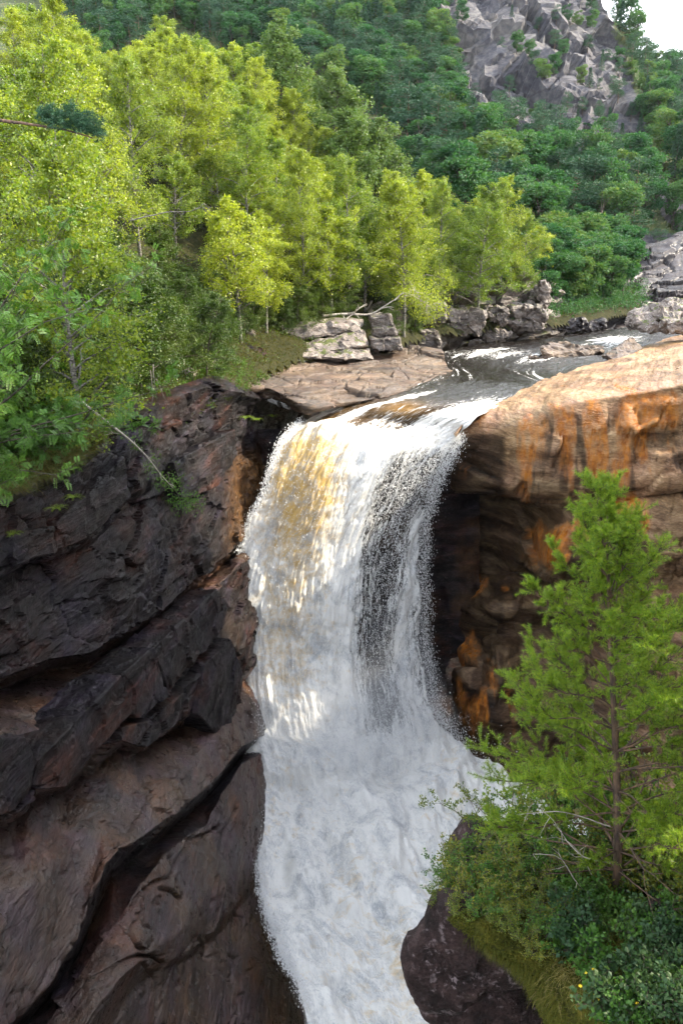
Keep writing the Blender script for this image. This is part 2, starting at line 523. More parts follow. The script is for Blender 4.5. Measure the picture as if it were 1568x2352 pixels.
f = k.ramp(k.math('ADD', k.attr('bare'), k.math('MULTIPLY', k.math('SUBTRACT', k.noise(p, 0.35, 7, 0.65), 0.5), 1.3)), [(0.45, 0.0), (0.56, 1.0)])
b = k.n('BsdfPrincipled', Roughness=0.85); b.inputs['Specular IOR Level'].default_value = 0.3
k.set(b.inputs['Base Color'], k.mix(f, heath, rockc))
k.set(b.inputs['Normal'], k.bump(k.math('ADD', n, k.math('MULTIPLY', n2, 0.5)), 0.8, 0.8))
M['mountain'] = k.done(b.outputs[0])

# leaves and barks
M['leaf_birch'] = leaf_material('birch_leaf', [(0.08, 0.13, 0.012), (0.16, 0.215, 0.015), (0.26, 0.32, 0.02), (0.39, 0.42, 0.05)], 0.5, 0.36, var=0.3, spec=0.55)
M['leaf_birch_green'] = leaf_material('birch_leaf_green', [(0.06, 0.12, 0.012), (0.10, 0.17, 0.016), (0.16, 0.225, 0.02), (0.25, 0.30, 0.03)], 0.5, 0.36, var=0.3, spec=0.55)
M['leaf_alder'] = leaf_material('alder_leaf', [(0.022, 0.052, 0.006), (0.045, 0.085, 0.008), (0.10, 0.14, 0.012)], 0.35, 0.4, spec=0.4)
M['leaf_aspen'] = leaf_material('aspen_leaf', [(0.045, 0.10, 0.030), (0.075, 0.135, 0.036), (0.12, 0.175, 0.05)], 0.35, 0.4)
M['leaf_rowan'] = leaf_material('rowan_leaf', [(0.035, 0.095, 0.016), (0.060, 0.135, 0.022), (0.10, 0.175, 0.03)], 0.35, 0.45)
M['leaf_far'] = leaf_material('far_leaf', [(0.014, 0.058, 0.026), (0.028, 0.092, 0.036), (0.055, 0.13, 0.042), (0.12, 0.165, 0.04)], 0.35, 0.6, var=0.65)
M['leaf_far_pine'] = leaf_material('far_needles', [(0.014, 0.050, 0.030), (0.024, 0.068, 0.036), (0.040, 0.088, 0.042)], 0.15, 0.6)
M['leaf_shrub'] = leaf_material('shrub_leaf', [(0.050, 0.095, 0.018), (0.095, 0.14, 0.020), (0.17, 0.19, 0.026), (0.26, 0.21, 0.03)], 0.45, 0.4, var=0.25, spec=0.4)
M['leaf_sapling'] = leaf_material('sapling_leaf', [(0.085, 0.16, 0.020), (0.15, 0.23, 0.026), (0.26, 0.31, 0.035)], 0.5, 0.4, var=0.1, spec=0.4)
M['leaf_teal'] = leaf_material('cool_green_leaf', [(0.018, 0.045, 0.020), (0.030, 0.068, 0.026), (0.055, 0.092, 0.028)], 0.3)
M['needles'] = leaf_material('pine_needles', [(0.065, 0.14, 0.018), (0.15, 0.25, 0.022), (0.30, 0.37, 0.03)], 0.5, 0.4, var=0.0, spec=0.4)
M['grass'] = leaf_material('grass_blade', [(0.040, 0.080, 0.016), (0.075, 0.11, 0.022), (0.16, 0.14, 0.045)], 0.35)
M['grass_dry'] = leaf_material('dry_grass_blade', [(0.10, 0.10, 0.025), (0.17, 0.14, 0.05), (0.24, 0.19, 0.08)], 0.35)
M['moss_leaf'] = leaf_material('moss_sprig', [(0.022, 0.030, 0.003), (0.055, 0.062, 0.006), (0.105, 0.090, 0.010)], 0.25, 0.8)
M['bark_birch'] = bark_material('birch_bark', (0.025, 0.021, 0.018), (0.14, 0.128, 0.112), (0.26, 0.24, 0.215), 5.0, True)
M['bark_dark'] = bark_material('dark_bark', (0.02, 0.016, 0.012), (0.06, 0.048, 0.036))
M['bark_pine'] = bark_material('pine_bark', (0.025, 0.015, 0.010), (0.075, 0.045, 0.028), (0.15, 0.085, 0.045), 9.0)
M['deadwood'] = bark_material('dead_wood', (0.16, 0.14, 0.12), (0.36, 0.32, 0.28), (0.5, 0.46, 0.4), 8.0)
k = NT('yellow_petal'); b = k.n('BsdfPrincipled', Roughness=0.6); b.inputs['Base Color'].default_value = (0.75, 0.55, 0.02, 1); M['petal'] = k.done(b.outputs[0])

# water: peaty, glossy, with foam carried in an attribute
k = NT('river_water'); fl = k.attr('flow', 'Vector')
foam = k.attr('foam')
w1 = k.noise(k.mapping(fl, (3.0, 1.0, 1.0)), 1.1, 6, 0.6, 0.5)
w2 = k.noise(k.mapping(fl, (8.0, 0.9, 1.0)), 1.5, 6, 0.66, 0.5)
fm = k.ramp(k.math('ADD', foam, k.math('MULTIPLY', k.math('SUBTRACT', w2, 0.5), 2.4)), [(0.44, 0.0), (0.64, 1.0)])
b1 = k.n('BsdfPrincipled', Roughness=0.08); b1.inputs['IOR'].default_value = 1.33
k.set(b1.inputs['Base Color'], k.mix(k.attr('thin'), (0.012, 0.010, 0.009), (0.16, 0.085, 0.018)))
k.set(b1.inputs['Normal'], k.bump(k.math('ADD', w1, k.math('MULTIPLY', w2, 0.5)), 0.6, 0.18))
b2 = k.n('BsdfPrincipled', Roughness=0.5); k.set(b2.inputs['Base Color'], k.mix(k.attr('peat'), (0.82, 0.83, 0.83), (0.60, 0.44, 0.22)))
k.set(b2.inputs['Normal'], k.bump(w2, 0.8, 0.12))
mx = k.n('MixShader', Fac=fm); k.set(mx.inputs[1], b1.outputs[0]); k.set(mx.inputs[2], b2.outputs[0])
M['river'] = k.done(mx.outputs[0])

k = NT('falling_water'); fl = k.attr('flow', 'Vector')
w1 = k.noise(k.mapping(fl, (2.0, 0.32, 1.0)), 2.6, 6, 0.68, 0.5)
w2 = k.noise(k.mapping(fl, (3.0, 0.75, 1.0)), 7.0, 5, 0.72, 0.3)
wn_ = k.math('ADD', k.math('MULTIPLY', w1, 0.72), k.math('MULTIPLY', w2, 0.28))
al = k.ramp(k.math('ADD', k.attr('cover'), k.math('MULTIPLY', k.math('SUBTRACT', wn_, 0.5), 3.0)), [(0.30, 0.0), (0.72, 1.0)])
pt = k.ramp(k.math('ADD', k.attr('peat'), k.math('MULTIPLY', k.math('SUBTRACT', k.noise(fl, 1.7, 6, 0.65, 0.5), 0.5), 1.8)), [(0.30, 0.0), (0.95, 1.0)])
thinf = k.ramp(k.math('ADD', k.math('MULTIPLY', k.noise(k.mapping(fl, (1.0, 0.6, 1.0)), 0.9, 6, 0.7, 0.8), 0.6), k.math('MULTIPLY', w2, 0.4)), [(0.38, 1.0), (0.53, 0.0)])
col = k.mix(pt, (0.90, 0.895, 0.87), (0.64, 0.44, 0.16))
col = k.mix(k.math('MULTIPLY', thinf, 0.85), col, (0.40, 0.43, 0.47))
b = k.n('BsdfPrincipled', Roughness=0.55); b.inputs['Specular IOR Level'].default_value = 0.25
k.set(b.inputs['Base Color'], col); k.set(b.inputs['Normal'], k.bump(wn_, 0.7, 0.16))
tl = k.n('BsdfTranslucent'); k.set(tl.inputs['Color'], col)
ms = k.n('MixShader', Fac=0.35); k.set(ms.inputs[1], b.outputs[0]); k.set(ms.inputs[2], tl.outputs[0])
tr = k.n('BsdfTransparent')
mx = k.n('MixShader', Fac=al); k.set(mx.inputs[1], tr.outputs[0]); k.set(mx.inputs[2], ms.outputs[0])
M['fall'] = k.done(mx.outputs[0])

k = NT('water_drop'); b = k.n('BsdfPrincipled', Roughness=0.3); b.inputs['Base Color'].default_value = (0.86, 0.87, 0.88, 1)
tl = k.n('BsdfTranslucent'); tl.inputs['Color'].default_value = (0.86, 0.87, 0.88, 1)
ms = k.n('MixShader', Fac=0.35); k.set(ms.inputs[1], b.outputs[0]); k.set(ms.inputs[2], tl.outputs[0])
M['drop'] = k.done(ms.outputs[0])
def mist_material(name, dens):
    k = NT(name); v = k.n('VolumePrincipled', Density=dens); v.inputs['Color'].default_value = (0.92, 0.95, 1.0, 1); v.inputs['Anisotropy'].default_value = 0.2
    k.t.links.new(v.outputs[0], k.out.inputs['Volume']); return k.m
# ------------------------------------------------------------------ land: left gorge wall
def poly_y(pts, px):
    pts = np.array(pts, float)
    return np.interp(px, pts[:, 0], pts[:, 1], left=None, right=None)

def wall_point(px, py, off):
    """where the ray meets the gorge wall plane x = -16.2 + 0.2 Y, set forward by off metres"""
    d = ray(px, py)
    t = (-16.2 + off) / (d[..., 0] - 0.2 * d[..., 1])
    return CAM + d * t[..., None]

cpx = np.linspace(-120, 735, 260)
# traced bed edges, top to bottom: (polyline, stand-out at px 0, at px 300, at px 600)
beds = [
    ([(-120, 1180), (0, 1130), (120, 1085), (230, 1005), (300, 930), (400, 890), (480, 862), (560, 872), (660, 905)], -1.6, -1.4, -1.0),
    ([(-120, 1215), (0, 1165), (120, 1112), (230, 1035), (300, 962), (400, 915), (480, 888), (560, 905), (660, 940)], 0.25, 0.35, -0.2),
    ([(-120, 1300), (0, 1255), (65, 1235), (130, 1205), (200, 1150), (290, 1040), (400, 985), (480, 945), (540, 925), (600, 950), (660, 975)], 0.5, 0.5, -0.9),
    ([(-120, 1360), (0, 1317), (65, 1285), (130, 1272), (190, 1242), (235, 1207), (290, 1147), (400, 1060), (480, 1010), (540, 960), (600, 975), (660, 1000)], 0.75, 0.6, -1.2),
    ([(-120, 1375), (0, 1332), (65, 1300), (130, 1287), (190, 1257), (235, 1220), (290, 1160), (400, 1075), (480, 1024), (540, 985), (600, 1010), (660, 1030)], 0.15, 0.1, -1.1),
    ([(-120, 1490), (0, 1450), (110, 1400), (200, 1365), (300, 1290), (400, 1220), (480, 1160), (540, 1110), (580, 1090), (660, 1120)], 0.65, 0.8, -0.3),
    ([(-120, 1600), (0, 1560), (110, 1515), (190, 1502), (270, 1462), (360, 1412), (415, 1362), (480, 1312), (530, 1272), (565, 1227), (660, 1180)], 1.1, 1.2, 0.3),
    ([(-120, 1625), (0, 1585), (110, 1540), (190, 1524), (270, 1484), (360, 1428), (415, 1378), (480, 1326), (530, 1284), (565, 1240), (660, 1195)], -1.1, -0.9, -0.9),
    ([(-120, 1660), (0, 1625), (75, 1600), (180, 1556), (290, 1497), (360, 1448), (415, 1396), (480, 1340), (530, 1296), (565, 1254), (660, 1205)], 0.3, 0.5, 0.2),
    ([(-120, 1730), (0, 1700), (100, 1672), (180, 1637), (240, 1572), (280, 1549), (350, 1489), (372, 1484), (425, 1424), (465, 1384), (500, 1354), (545, 1300), (660, 1240)], 1.9, 1.9, 1.0),
    ([(-120, 1830), (0, 1795), (100, 1750), (180, 1700), (240, 1665), (300, 1650), (320, 1649), (360, 1609), (420, 1554), (465, 1504), (535, 1409), (600, 1370), (660, 1350)], 2.0, 1.9, 1.0),
    ([(-120, 1850), (0, 1815), (100, 1768), (180, 1718), (240, 1680), (300, 1664), (345, 1656), (400, 1606), (480, 1521), (530, 1476), (600, 1430), (660, 1410)], 2.5, 2.6, 1.5),
    ([(-120, 1915), (0, 1884), (40, 1859), (70, 1812), (155, 1804), (190, 1764), (235, 1716), (270, 1700), (320, 1716), (370, 1686), (440, 1640), (520, 1570), (600, 1520), (660, 1500)], 2.7, 2.6, 1.7),
    ([(-120, 1930), (0, 1899), (40, 1876), (70, 1828), (155, 1820), (190, 1780), (235, 1734), (270, 1718), (320, 1732), (370, 1702), (440, 1656), (520, 1588), (600, 1540), (660, 1520)], 1.3, 1.3, 1.0),
    ([(-120, 2140), (0, 2110), (70, 2030), (150, 1970), (230, 1890), (300, 1850), (370, 1800), (440, 1750), (500, 1690), (560, 1640), (600, 1630), (660, 1620)], 3.3, 3.2, 2.4),
    ([(-120, 2430), (0, 2375), (65, 2319), (120, 2259), (180, 2159), (215, 2059), (245, 1986), (280, 1951), (350, 1906), (410, 1861), (480, 1806), (520, 1761), (555, 1716), (600, 1690), (660, 1680)], 4.4, 4.4, 3.1),
    ([(-120, 2450), (0, 2395), (65, 2342), (120, 2284), (180, 2190), (225, 2090), (258, 2015), (295, 1976), (360, 1928), (418, 1884), (486, 1826), (526, 1780), (560, 1734), (600, 1706), (660, 1700)], 2.7, 2.6, 2.2),
    ([(-120, 2480), (0, 2430), (65, 2378), (110, 2340), (165, 2262), (215, 2186), (280, 2101), (320, 2036), (370, 1966), (425, 1921), (470, 1896), (512, 1821), (557, 1755), (600, 1730), (660, 1720)], 3.8, 3.9, 3.2),
    ([(-120, 2620), (0, 2570), (80, 2520), (150, 2440), (215, 2330), (280, 2240), (340, 2190), (400, 2150), (460, 2080), (520, 1990), (570, 1900), (620, 1860), (660, 1850)], 5.2, 5.2, 4.4),
    ([(-120, 2720), (0, 2680), (150, 2560), (195, 2420), (230, 2340), (280, 2262), (330, 2220), (372, 2210), (430, 2190), (480, 2150), (540, 2080), (600, 2010), (660, 1960)], 5.1, 5.0, 5.0),
    ([(-120, 2760), (0, 2720), (150, 2620), (200, 2460), (240, 2370), (290, 2290), (335, 2245), (375, 2226), (430, 2206), (480, 2170), (540, 2100), (600, 2030), (660, 1990)], 4.7, 4.7, 5.0),
    ([(-120, 3000), (0, 2950), (200, 2850), (350, 2700), (450, 2550), (540, 2400), (620, 2250), (660, 2200)], 6.4, 6.6, 7.0),
    ([(-120, 3500), (0, 3450), (200, 3350), (350, 3200), (450, 3050), (540, 2900), (620, 2700), (660, 2600)], 8.5, 9.0, 9.5),
]
ctrl = []
for pts, o0, o1, o2 in beds:
    py = poly_y(pts, cpx)
    off = np.interp(cpx, [0, 300, 600], [o0, o1, o2])
    ctrl.append(wall_point(cpx, py, off))
ctrl = np.array(ctrl)
wts = []
for i in range(len(beds) - 1):
    wts.append(max(6, np.mean(poly_y(beds[i + 1][0], cpx) - poly_y(beds[i][0], cpx)) ** 0.8) if i < len(beds) - 2 else 8)
G, rt = resample(ctrl, 430, 0, smooth=False, w=wts)
G, ct_ = resample(G, 360, 1, smooth=True)
N = grid_normals(G, toward=(5, 20, 5))
pw = G.copy()
# wavy layering, jointed blocks and fine roughness; the low slabs are smoother
smoothness = sstep(12.5, 15.5, rt)[:, None] * np.ones((1, G.shape[1]))
lay = np.stack([pw[..., 0] * 0.3, pw[..., 1] * 0.12, pw[..., 2] * 1.1 + 0.10 * pw[..., 1]], -1)
q = np.stack([pw[..., 0] * 0.22, pw[..., 1] * 0.26, pw[..., 2] * 0.50 + 0.05 * pw[..., 1]], -1) + 0.22 * fbm(pw * 0.35, 3, 5)[..., None]
h1, j1 = facets(q, 3, 0.9)
h2, j2 = facets(q * 2.7 + 5.0, 4, 0.8)
rough = 1 - 0.80 * smoothness
disp = (0.30 * h1 + 0.16 * h2) * rough - (0.14 * np.exp(-(j1 / 0.03) ** 2) + 0.05 * np.exp(-(j2 / 0.04) ** 2)) * rough
disp += 0.10 * fbm(lay * 1.5, 5, 21) * rough + 0.05 * ridged(pw * 1.1, 5, 31) * rough
disp += 0.12 * fbm(pw * 0.3, 3, 41) + 0.035 * fbm(np.stack([pw[..., 0], pw[..., 1] * 2.2, pw[..., 2] * 3.2], -1) * 1.5, 4, 44)
cr = np.abs(fbm(np.stack([pw[..., 0] * .5, pw[..., 1] * 0.28, pw[..., 2] * 0.45 + 0.16 * pw[..., 1]], -1), 4, 61))
disp -= 0.16 * np.exp(-(cr / 0.018) ** 2) * smoothness
# traced cracks in the smooth slabs
gpx, gpy = PIX(G)
groove = np.zeros(gpx.shape)
for pl in ([(445, 1700), (435, 1708), (365, 1784), (345, 1793)], [(180, 1865), (187, 1899), (177, 1949), (190, 2010)], [(505, 1899), (470, 1919), (435, 1929), (415, 1964), (390, 2014), (350, 2029), (325, 2054), (305, 2084)],
           [(370, 2041), (395, 2049), (415, 2066)], [(502, 2015), (492, 2064), (482, 2134), (475, 2199)], [(280, 2119), (300, 2149), (320, 2176), (332, 2183)], [(180, 2310), (195, 2284), (225, 2244), (270, 2214), (310, 2196), (350, 2196), (378, 2213)],
           [(330, 2214), (360, 2249), (365, 2284), (362, 2330)], [(300, 1910), (330, 1868), (352, 1800)], [(60, 2010), (120, 1960), (150, 1900)], [(400, 1700), (450, 1660), (500, 1640)], [(545, 1860), (520, 1905), (512, 1960)],
           [(150, 2330), (135, 2290), (160, 2240)], [(250, 2130), (235, 2200), (212, 2260)]):
    dm = np.full(gpx.shape, 1e9)
    for (x0, y0), (x1, y1) in zip(pl[:-1], pl[1:]):
        ex, ey = x1 - x0, y1 - y0
        t = np.clip(((gpx - x0) * ex + (gpy - y0) * ey) / (ex * ex + ey * ey), 0, 1)
        dm = np.minimum(dm, np.hypot(gpx - x0 - t * ex, gpy - y0 - t * ey))
    groove = np.maximum(groove, np.exp(-((dm + 2.0 * fbm(pw * 1.2, 3, 63)) / 3.6) ** 2))
disp -= 0.30 * groove * (smoothness > 0.5)
fade = sstep(0.0, 1.0, rt)[:, None]
G = G + np.array((0.96, -0.22, 0.12)) * (disp * fade)[..., None]
upx, upy = PIX(G)
stain = np.clip(sstep(500, 555, upx) * sstep(1020, 1080, upy) * (1 - sstep(1240, 1300, upy)) + 0.40 * sstep(0.12, 0.45, fbm(pw * 0.3, 4, 71)) * sstep(9, 13, rt)[:, None], 0, 1)
FQ = grid_quads_facing(G, (5, 20, 5))
cliff = tag(empty('gorge_cliff', (0, 0, 0)), 'dark wet layered gorge cliff beside the waterfall', None, None, 'structure')
groups_ = [(0, 3, 'rim_ledge', 'cliff_dark'), (3, 6, 'cliff_face', 'cliff_dark'), (6, 9, 'sloping_ledge', 'slab_wet'), (9, 12, 'rock_block', 'cliff_dark'),
           (12, 15, 'rock_slab', 'slab_wet'), (15, 17, 'rock_recess', 'cliff_dark'), (17, 19.0, 'rock_slab', 'slab_wet'), (19, 30, 'rock_slab', 'slab_wet')]
R, C = G.shape[:2]
rid = np.repeat(np.arange(R - 1), C - 1)
for a, b, nm, mt in groups_:
    sel = (rt[rid] >= a) & (rt[rid] < b)
    q = FQ[sel]
    used, inv = np.unique(q, return_inverse=True)
    me = make_mesh(nm, G.reshape(-1, 3)[used], quads=inv.reshape(-1, 4), smooth=(mt == 'slab_wet'), attrs={'stain': stain.ravel()[used]}, mats=[M[mt]])
    link(nm, me, cliff)

# squared blocks standing out of the ledges
for i, (poly, off, th) in enumerate((([(282, 1548), (352, 1486), (380, 1560), (388, 1598), (324, 1650), (300, 1640)], 2.5, 1.6), ([(352, 1488), (425, 1422), (446, 1465), (458, 1500), (388, 1598), (380, 1560)], 2.2, 1.6),
                                 ([(425, 1424), (500, 1352), (522, 1398), (508, 1440), (464, 1502), (444, 1468)], 1.9, 1.5), ([(178, 1640), (282, 1548), (302, 1640), (232, 1706), (190, 1766), (150, 1800), (74, 1806), (90, 1745)], 2.7, 1.6),
                                 ([(-80, 1700), (60, 1690), (96, 1745), (72, 1808), (38, 1860), (-80, 1900)], 2.9, 1.6), ([(400, 1062), (480, 1012), (540, 985), (548, 1040), (500, 1120), (420, 1150)], 0.5, 1.2),
                                 ([(130, 1205), (200, 1150), (285, 1048), (300, 1140), (235, 1206), (190, 1240), (130, 1268)], 0.95, 1.2), ([(-60, 1255), (60, 1225), (128, 1208), (130, 1268), (64, 1284), (-60, 1330)], 1.0, 1.2),
                                 ([(470, 1525), (535, 1468), (560, 1560), (545, 1640), (500, 1690), (455, 1640)], 2.3, 1.6))):
    A = np.array(poly, float)
    f = wall_point(A[:, 0], A[:, 1], np.full(len(A), off) + np.linspace(0, 0.25, len(A)))
    o = hull_rock('rock_block', np.concatenate([f, f + np.array((-th, 0.3, -0.15))]), M['cliff_dark'], 900 + i, 0.05, levels=4, bev=0.05, parent=cliff)
    o.data.attributes.new('stain', 'FLOAT', 'POINT')
# ------------------------------------------------------------------ rock behind the fall and the sunlit right-hand rock
def loft(name, rows, nr, nc, mat, disp=None, smooth_r=True, parent=None, attrs=None, toward=CAM, build=True, shade=True):
    """rows: list of rows of (px, py, Y)"""
    A = np.array(rows, float)
    P = PY(A[..., 0], A[..., 1], A[..., 2])
    G, rt = resample(P, nr, 0, smooth_r)
    G, ct_ = resample(G, nc, 1, True)
    N = grid_normals(G, toward)
    if disp is not None:
        G = G + N * disp(G, rt, ct_)[..., None]
    if not build: return G, rt, ct_
    at = attrs(G, rt, ct_) if attrs else None
    me = make_mesh(name, G.reshape(-1, 3), quads=grid_quads_facing(G, toward), smooth=shade, attrs=at, mats=[mat])
    return link(name, me, parent)

def back_disp(G, r, c):
    return 0.5 * fbm(G * 0.4, 5, 12) + 0.25 * ridged(np.stack([G[..., 0] * .5, G[..., 1] * .5, G[..., 2] * 1.4], -1), 4, 14)
loft('rock_behind_fall', [[(x, py, Y + 0.004 * abs(x - 800)) for x in (480, 600, 700, 800, 900, 1000, 1100)] for py, Y in
     ((985, 55.5), (1060, 55.2), (1200, 55), (1400, 54), (1600, 52), (1800, 50))], 120, 120, M['cliff_dark'], back_disp,
     attrs=lambda G, r, c: {'stain': sstep(0, .3, fbm(G * .3, 3, 9)).ravel() * .4})['kind'] = 'structure'

colx = [1040, 1079, 1134, 1204, 1289, 1404, 1484, 1568, 1720]
rr = []
def rrow(pys, Ys, dx=0, xs=None):
    xs = xs or colx
    rr.append([(x + dx, y, Y) for x, y, Y in zip(xs, pys, Ys)])
def zrow(pts, z):
    r = []
    for i, (x, y) in enumerate(pts):
        zz = z[i] if isinstance(z, (list, tuple)) else z
        r.append((x, y, float(PZ(x, y, zz)[1])))
    rr.append(r)
edge = [(1046, 1002), (1079, 958), (1134, 931), (1204, 886), (1289, 856), (1404, 823), (1484, 796), (1568, 768), (1720, 735)]
zrow([(x - 14, y - 12) for x, y in edge], [-2.6, -1.8, -1.2, -0.7, -0.5, -0.4, -0.3, -0.3, -0.2])
zrow([(x - 2, y - 1) for x, y in edge], [-1.7, -1.0, -0.45, -0.15, 0.05, 0.2, 0.35, 0.5, 0.7])
rrow([1003, 965, 948, 905, 878, 850, 828, 806, 780], [53.6, 53.8, 53.0, 56.5, 59, 63, 66, 69, 72])
rrow([1006, 975, 965, 930, 900, 876, 856, 838, 812], [53.3, 53.0, 52.0, 52.6, 53.5, 55, 56, 57, 58])
rrow([1012, 987, 985, 957, 922, 904, 891, 877, 856], [53.3, 52.7, 51.5, 50.6, 50.4, 50.2, 50, 50, 50])      # brow
rrow([1030, 1010, 1008, 985, 948, 930, 918, 905, 885], [53.5, 52.6, 51.3, 49.9, 49.3, 49.3, 49.2, 49.2, 49.2])
rrow([1080, 1062, 1060, 1042, 1022, 1010, 1000, 990, 975], [54.2, 53.0, 51.4, 49.6, 48.6, 48.3, 48.2, 48.0, 48])
rrow([1128, 1120, 1124, 1132, 1134, 1124, 1112, 1100, 1090], [54.8, 53.6, 51.8, 49.8, 48.3, 47.6, 47.2, 47.0, 47])      # lip of the upper face
rrow([1142, 1136, 1140, 1150, 1152, 1142, 1130, 1118, 1108], [57.5, 57.0, 56.0, 53.6, 50.4, 49.0, 48.4, 48.2, 48])
rrow([1200, 1190, 1190, 1196, 1200, 1196, 1180, 1170, 1160], [58.5, 58.0, 57.0, 54.4, 49.4, 47.2, 46.6, 46.4, 46])
rrow([1290, 1290, 1290, 1288, 1290, 1290, 1280, 1270, 1260], [58.5, 58.0, 57.0, 53.8, 47.6, 46.0, 45.5, 45.2, 45])
rrow([1345, 1350, 1340, 1332, 1335, 1340, 1330, 1320, 1310], [57.5, 56.5, 55.0, 54.2, 50.4, 47.6, 46.4, 46, 46])
rrow([1405, 1410, 1400, 1395, 1400, 1400, 1390, 1380, 1370], [55.5, 53.2, 51.4, 50.8, 48.6, 46.4, 45.2, 44.6, 44])
rrow([1465, 1470, 1462, 1455, 1460, 1460, 1450, 1440, 1430], [55.2, 53.6, 52.2, 51.4, 49.6, 47.4, 46, 45, 44])
rrow([1510, 1510, 1505, 1500, 1505, 1510, 1500, 1490, 1480], [53.6, 50.8, 49.2, 50.2, 48.4, 46, 44.6, 43.5, 43])
rrow([1600, 1600, 1600, 1600, 1600, 1600, 1600, 1590, 1580], [52.0, 49.0, 47.4, 48.2, 47.0, 45, 43.6, 42.5, 42])
rrow([1690, 1690, 1690, 1690, 1690, 1690, 1690, 1690, 1690], [50.6, 48.4, 47.0, 46.8, 45.5, 44, 42.8, 42, 41])
rrow([1735, 1735, 1735, 1735, 1735, 1735, 1735, 1735, 1735], [49.4, 48.0, 47.0, 46.4, 45.2, 44, 42.8, 42, 41])
rrow([1850, 1850, 1850, 1850, 1850, 1850, 1850, 1850, 1850], [48, 46, 45, 44, 43.4, 42, 41, 40, 39])
def right_disp(G, r, c):
    lay = np.stack([G[..., 0] * 0.25, G[..., 1] * 0.2, G[..., 2] * 1.2 - 0.12 * G[..., 0]], -1)
    up = 1 - sstep(4.5, 6, r)[:, None]
    topw = np.stack([G[..., 0] * 0.9 - G[..., 1] * 0.35, (G[..., 0] * .3 + G[..., 1]) * 0.06, G[..., 2] * 1.0], -1)
    d = up * (0.10 * fbm(topw * 1.2, 5, 81) + 0.12 * np.round(fbm(topw * 0.7, 3, 83) * 5) / 5)
    q = np.stack([G[..., 0] * 0.16 + G[..., 2] * 0.10, G[..., 1] * 0.16, G[..., 2] * 0.24 - 0.10 * G[..., 0]], -1) + 0.22 * fbm(G * 0.25, 3, 86)[..., None]
    h1, j1 = facets(q, 82, 0.9); h2, j2 = facets(q * 2.6, 84, 0.9)
    d += (1 - up) * (0.55 * h1 + 0.16 * h2 - 0.14 * np.exp(-(j1 / 0.03) ** 2) + 0.10 * fbm(lay, 5, 85))
    d += 0.14 * fbm(G * 0.28, 4, 89) + 0.04 * fbm(G * np.array((1.2, 1.2, 2.2)), 5, 91)
    low = sstep(9, 12, r)[:, None]
    d += low * 0.7 * fbm(G * np.array((0.22, 0.22, 0.4)), 3, 93)
    hollow = sstep(1440, 1475, PIX(G)[0]) * sstep(925, 960, PIX(G)[1]) * (1 - sstep(1040, 1100, PIX(G)[1]))
    d -= 0.9 * hollow * (0.45 + 0.8 * fbm(np.stack([G[..., 0] * .3, G[..., 1] * .3, G[..., 2] * 0.9 - .2 * G[..., 0]], -1), 3, 95))
    return d * sstep(0.6, 1.6, r)[:, None]
def right_attr(G, r, c):
    x, y = PIX(G)
    wob = 14 * fbm(G * 0.5, 3, 97)
    s = np.zeros_like(x)
    run = fbm(np.stack([G[..., 0] * 1.15 + 0.12 * G[..., 2], G[..., 1] * 0.3, G[..., 2] * 0.16], -1), 5, 98)
    run2 = fbm(np.stack([G[..., 0] * 0.5, G[..., 1] * 0.3, G[..., 2] * 0.5], -1), 4, 96)
    def zone(cx, cy, rx, ry): return np.exp(-((x - cx) / rx) ** 4 - ((y - cy) / ry) ** 4)
    amt = np.zeros_like(x)
    for cx, cy, rx, ry, a_ in ((1297, 1030, 26, 110, .75), (1375, 1010, 30, 95, .8), (1425, 1010, 30, 115, .85), (1505, 945, 75, 50, .9), (1500, 1050, 60, 80, .55), (1262, 1255, 48, 66, 1.0), (1450, 1180, 60, 50, .9),
                               (1085, 1345, 45, 30, .6), (1100, 1560, 70, 140, .42), (1315, 1190, 40, 60, .5), (1210, 1080, 60, 60, .25)):
        amt = np.maximum(amt, a_ * zone(cx, cy, rx, ry))
    s = sstep(0.05, 0.38, amt - 0.38 + 1.0 * run + 0.25 * run2)
    # black algae streaks on damp rock, plus shade painted over the overhung parts and face
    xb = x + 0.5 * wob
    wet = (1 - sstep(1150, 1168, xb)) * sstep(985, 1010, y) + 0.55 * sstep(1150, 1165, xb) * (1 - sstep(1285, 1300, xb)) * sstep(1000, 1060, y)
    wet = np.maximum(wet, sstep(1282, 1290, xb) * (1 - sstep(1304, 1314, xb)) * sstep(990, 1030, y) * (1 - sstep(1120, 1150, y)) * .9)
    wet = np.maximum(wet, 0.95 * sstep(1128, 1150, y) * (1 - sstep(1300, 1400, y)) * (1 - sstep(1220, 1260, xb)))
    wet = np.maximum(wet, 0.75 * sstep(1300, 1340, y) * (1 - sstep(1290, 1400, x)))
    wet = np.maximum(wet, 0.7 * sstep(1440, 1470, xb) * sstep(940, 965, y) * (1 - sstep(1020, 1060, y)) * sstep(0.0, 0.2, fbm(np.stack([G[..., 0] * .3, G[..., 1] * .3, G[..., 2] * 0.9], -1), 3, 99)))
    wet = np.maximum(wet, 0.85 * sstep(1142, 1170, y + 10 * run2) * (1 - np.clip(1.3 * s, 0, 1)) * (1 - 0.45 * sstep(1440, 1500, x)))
    wet = np.maximum(wet, 0.85 * sstep(-0.02, 0.16, run) * sstep(930, 975, y + 25 * run2) * sstep(1160, 1230, x) * (1 - np.clip(1.2 * s, 0, 1)))  # broad dark runs that paint shading onto the face
    return {'stain': np.clip(s, 0, 1).ravel(), 'wet': np.clip(wet, 0, 1).ravel()}  # wet holds algae streaks and painted shade
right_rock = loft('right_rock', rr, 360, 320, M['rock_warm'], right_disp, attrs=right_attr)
tag(right_rock, None, None, None, 'structure')

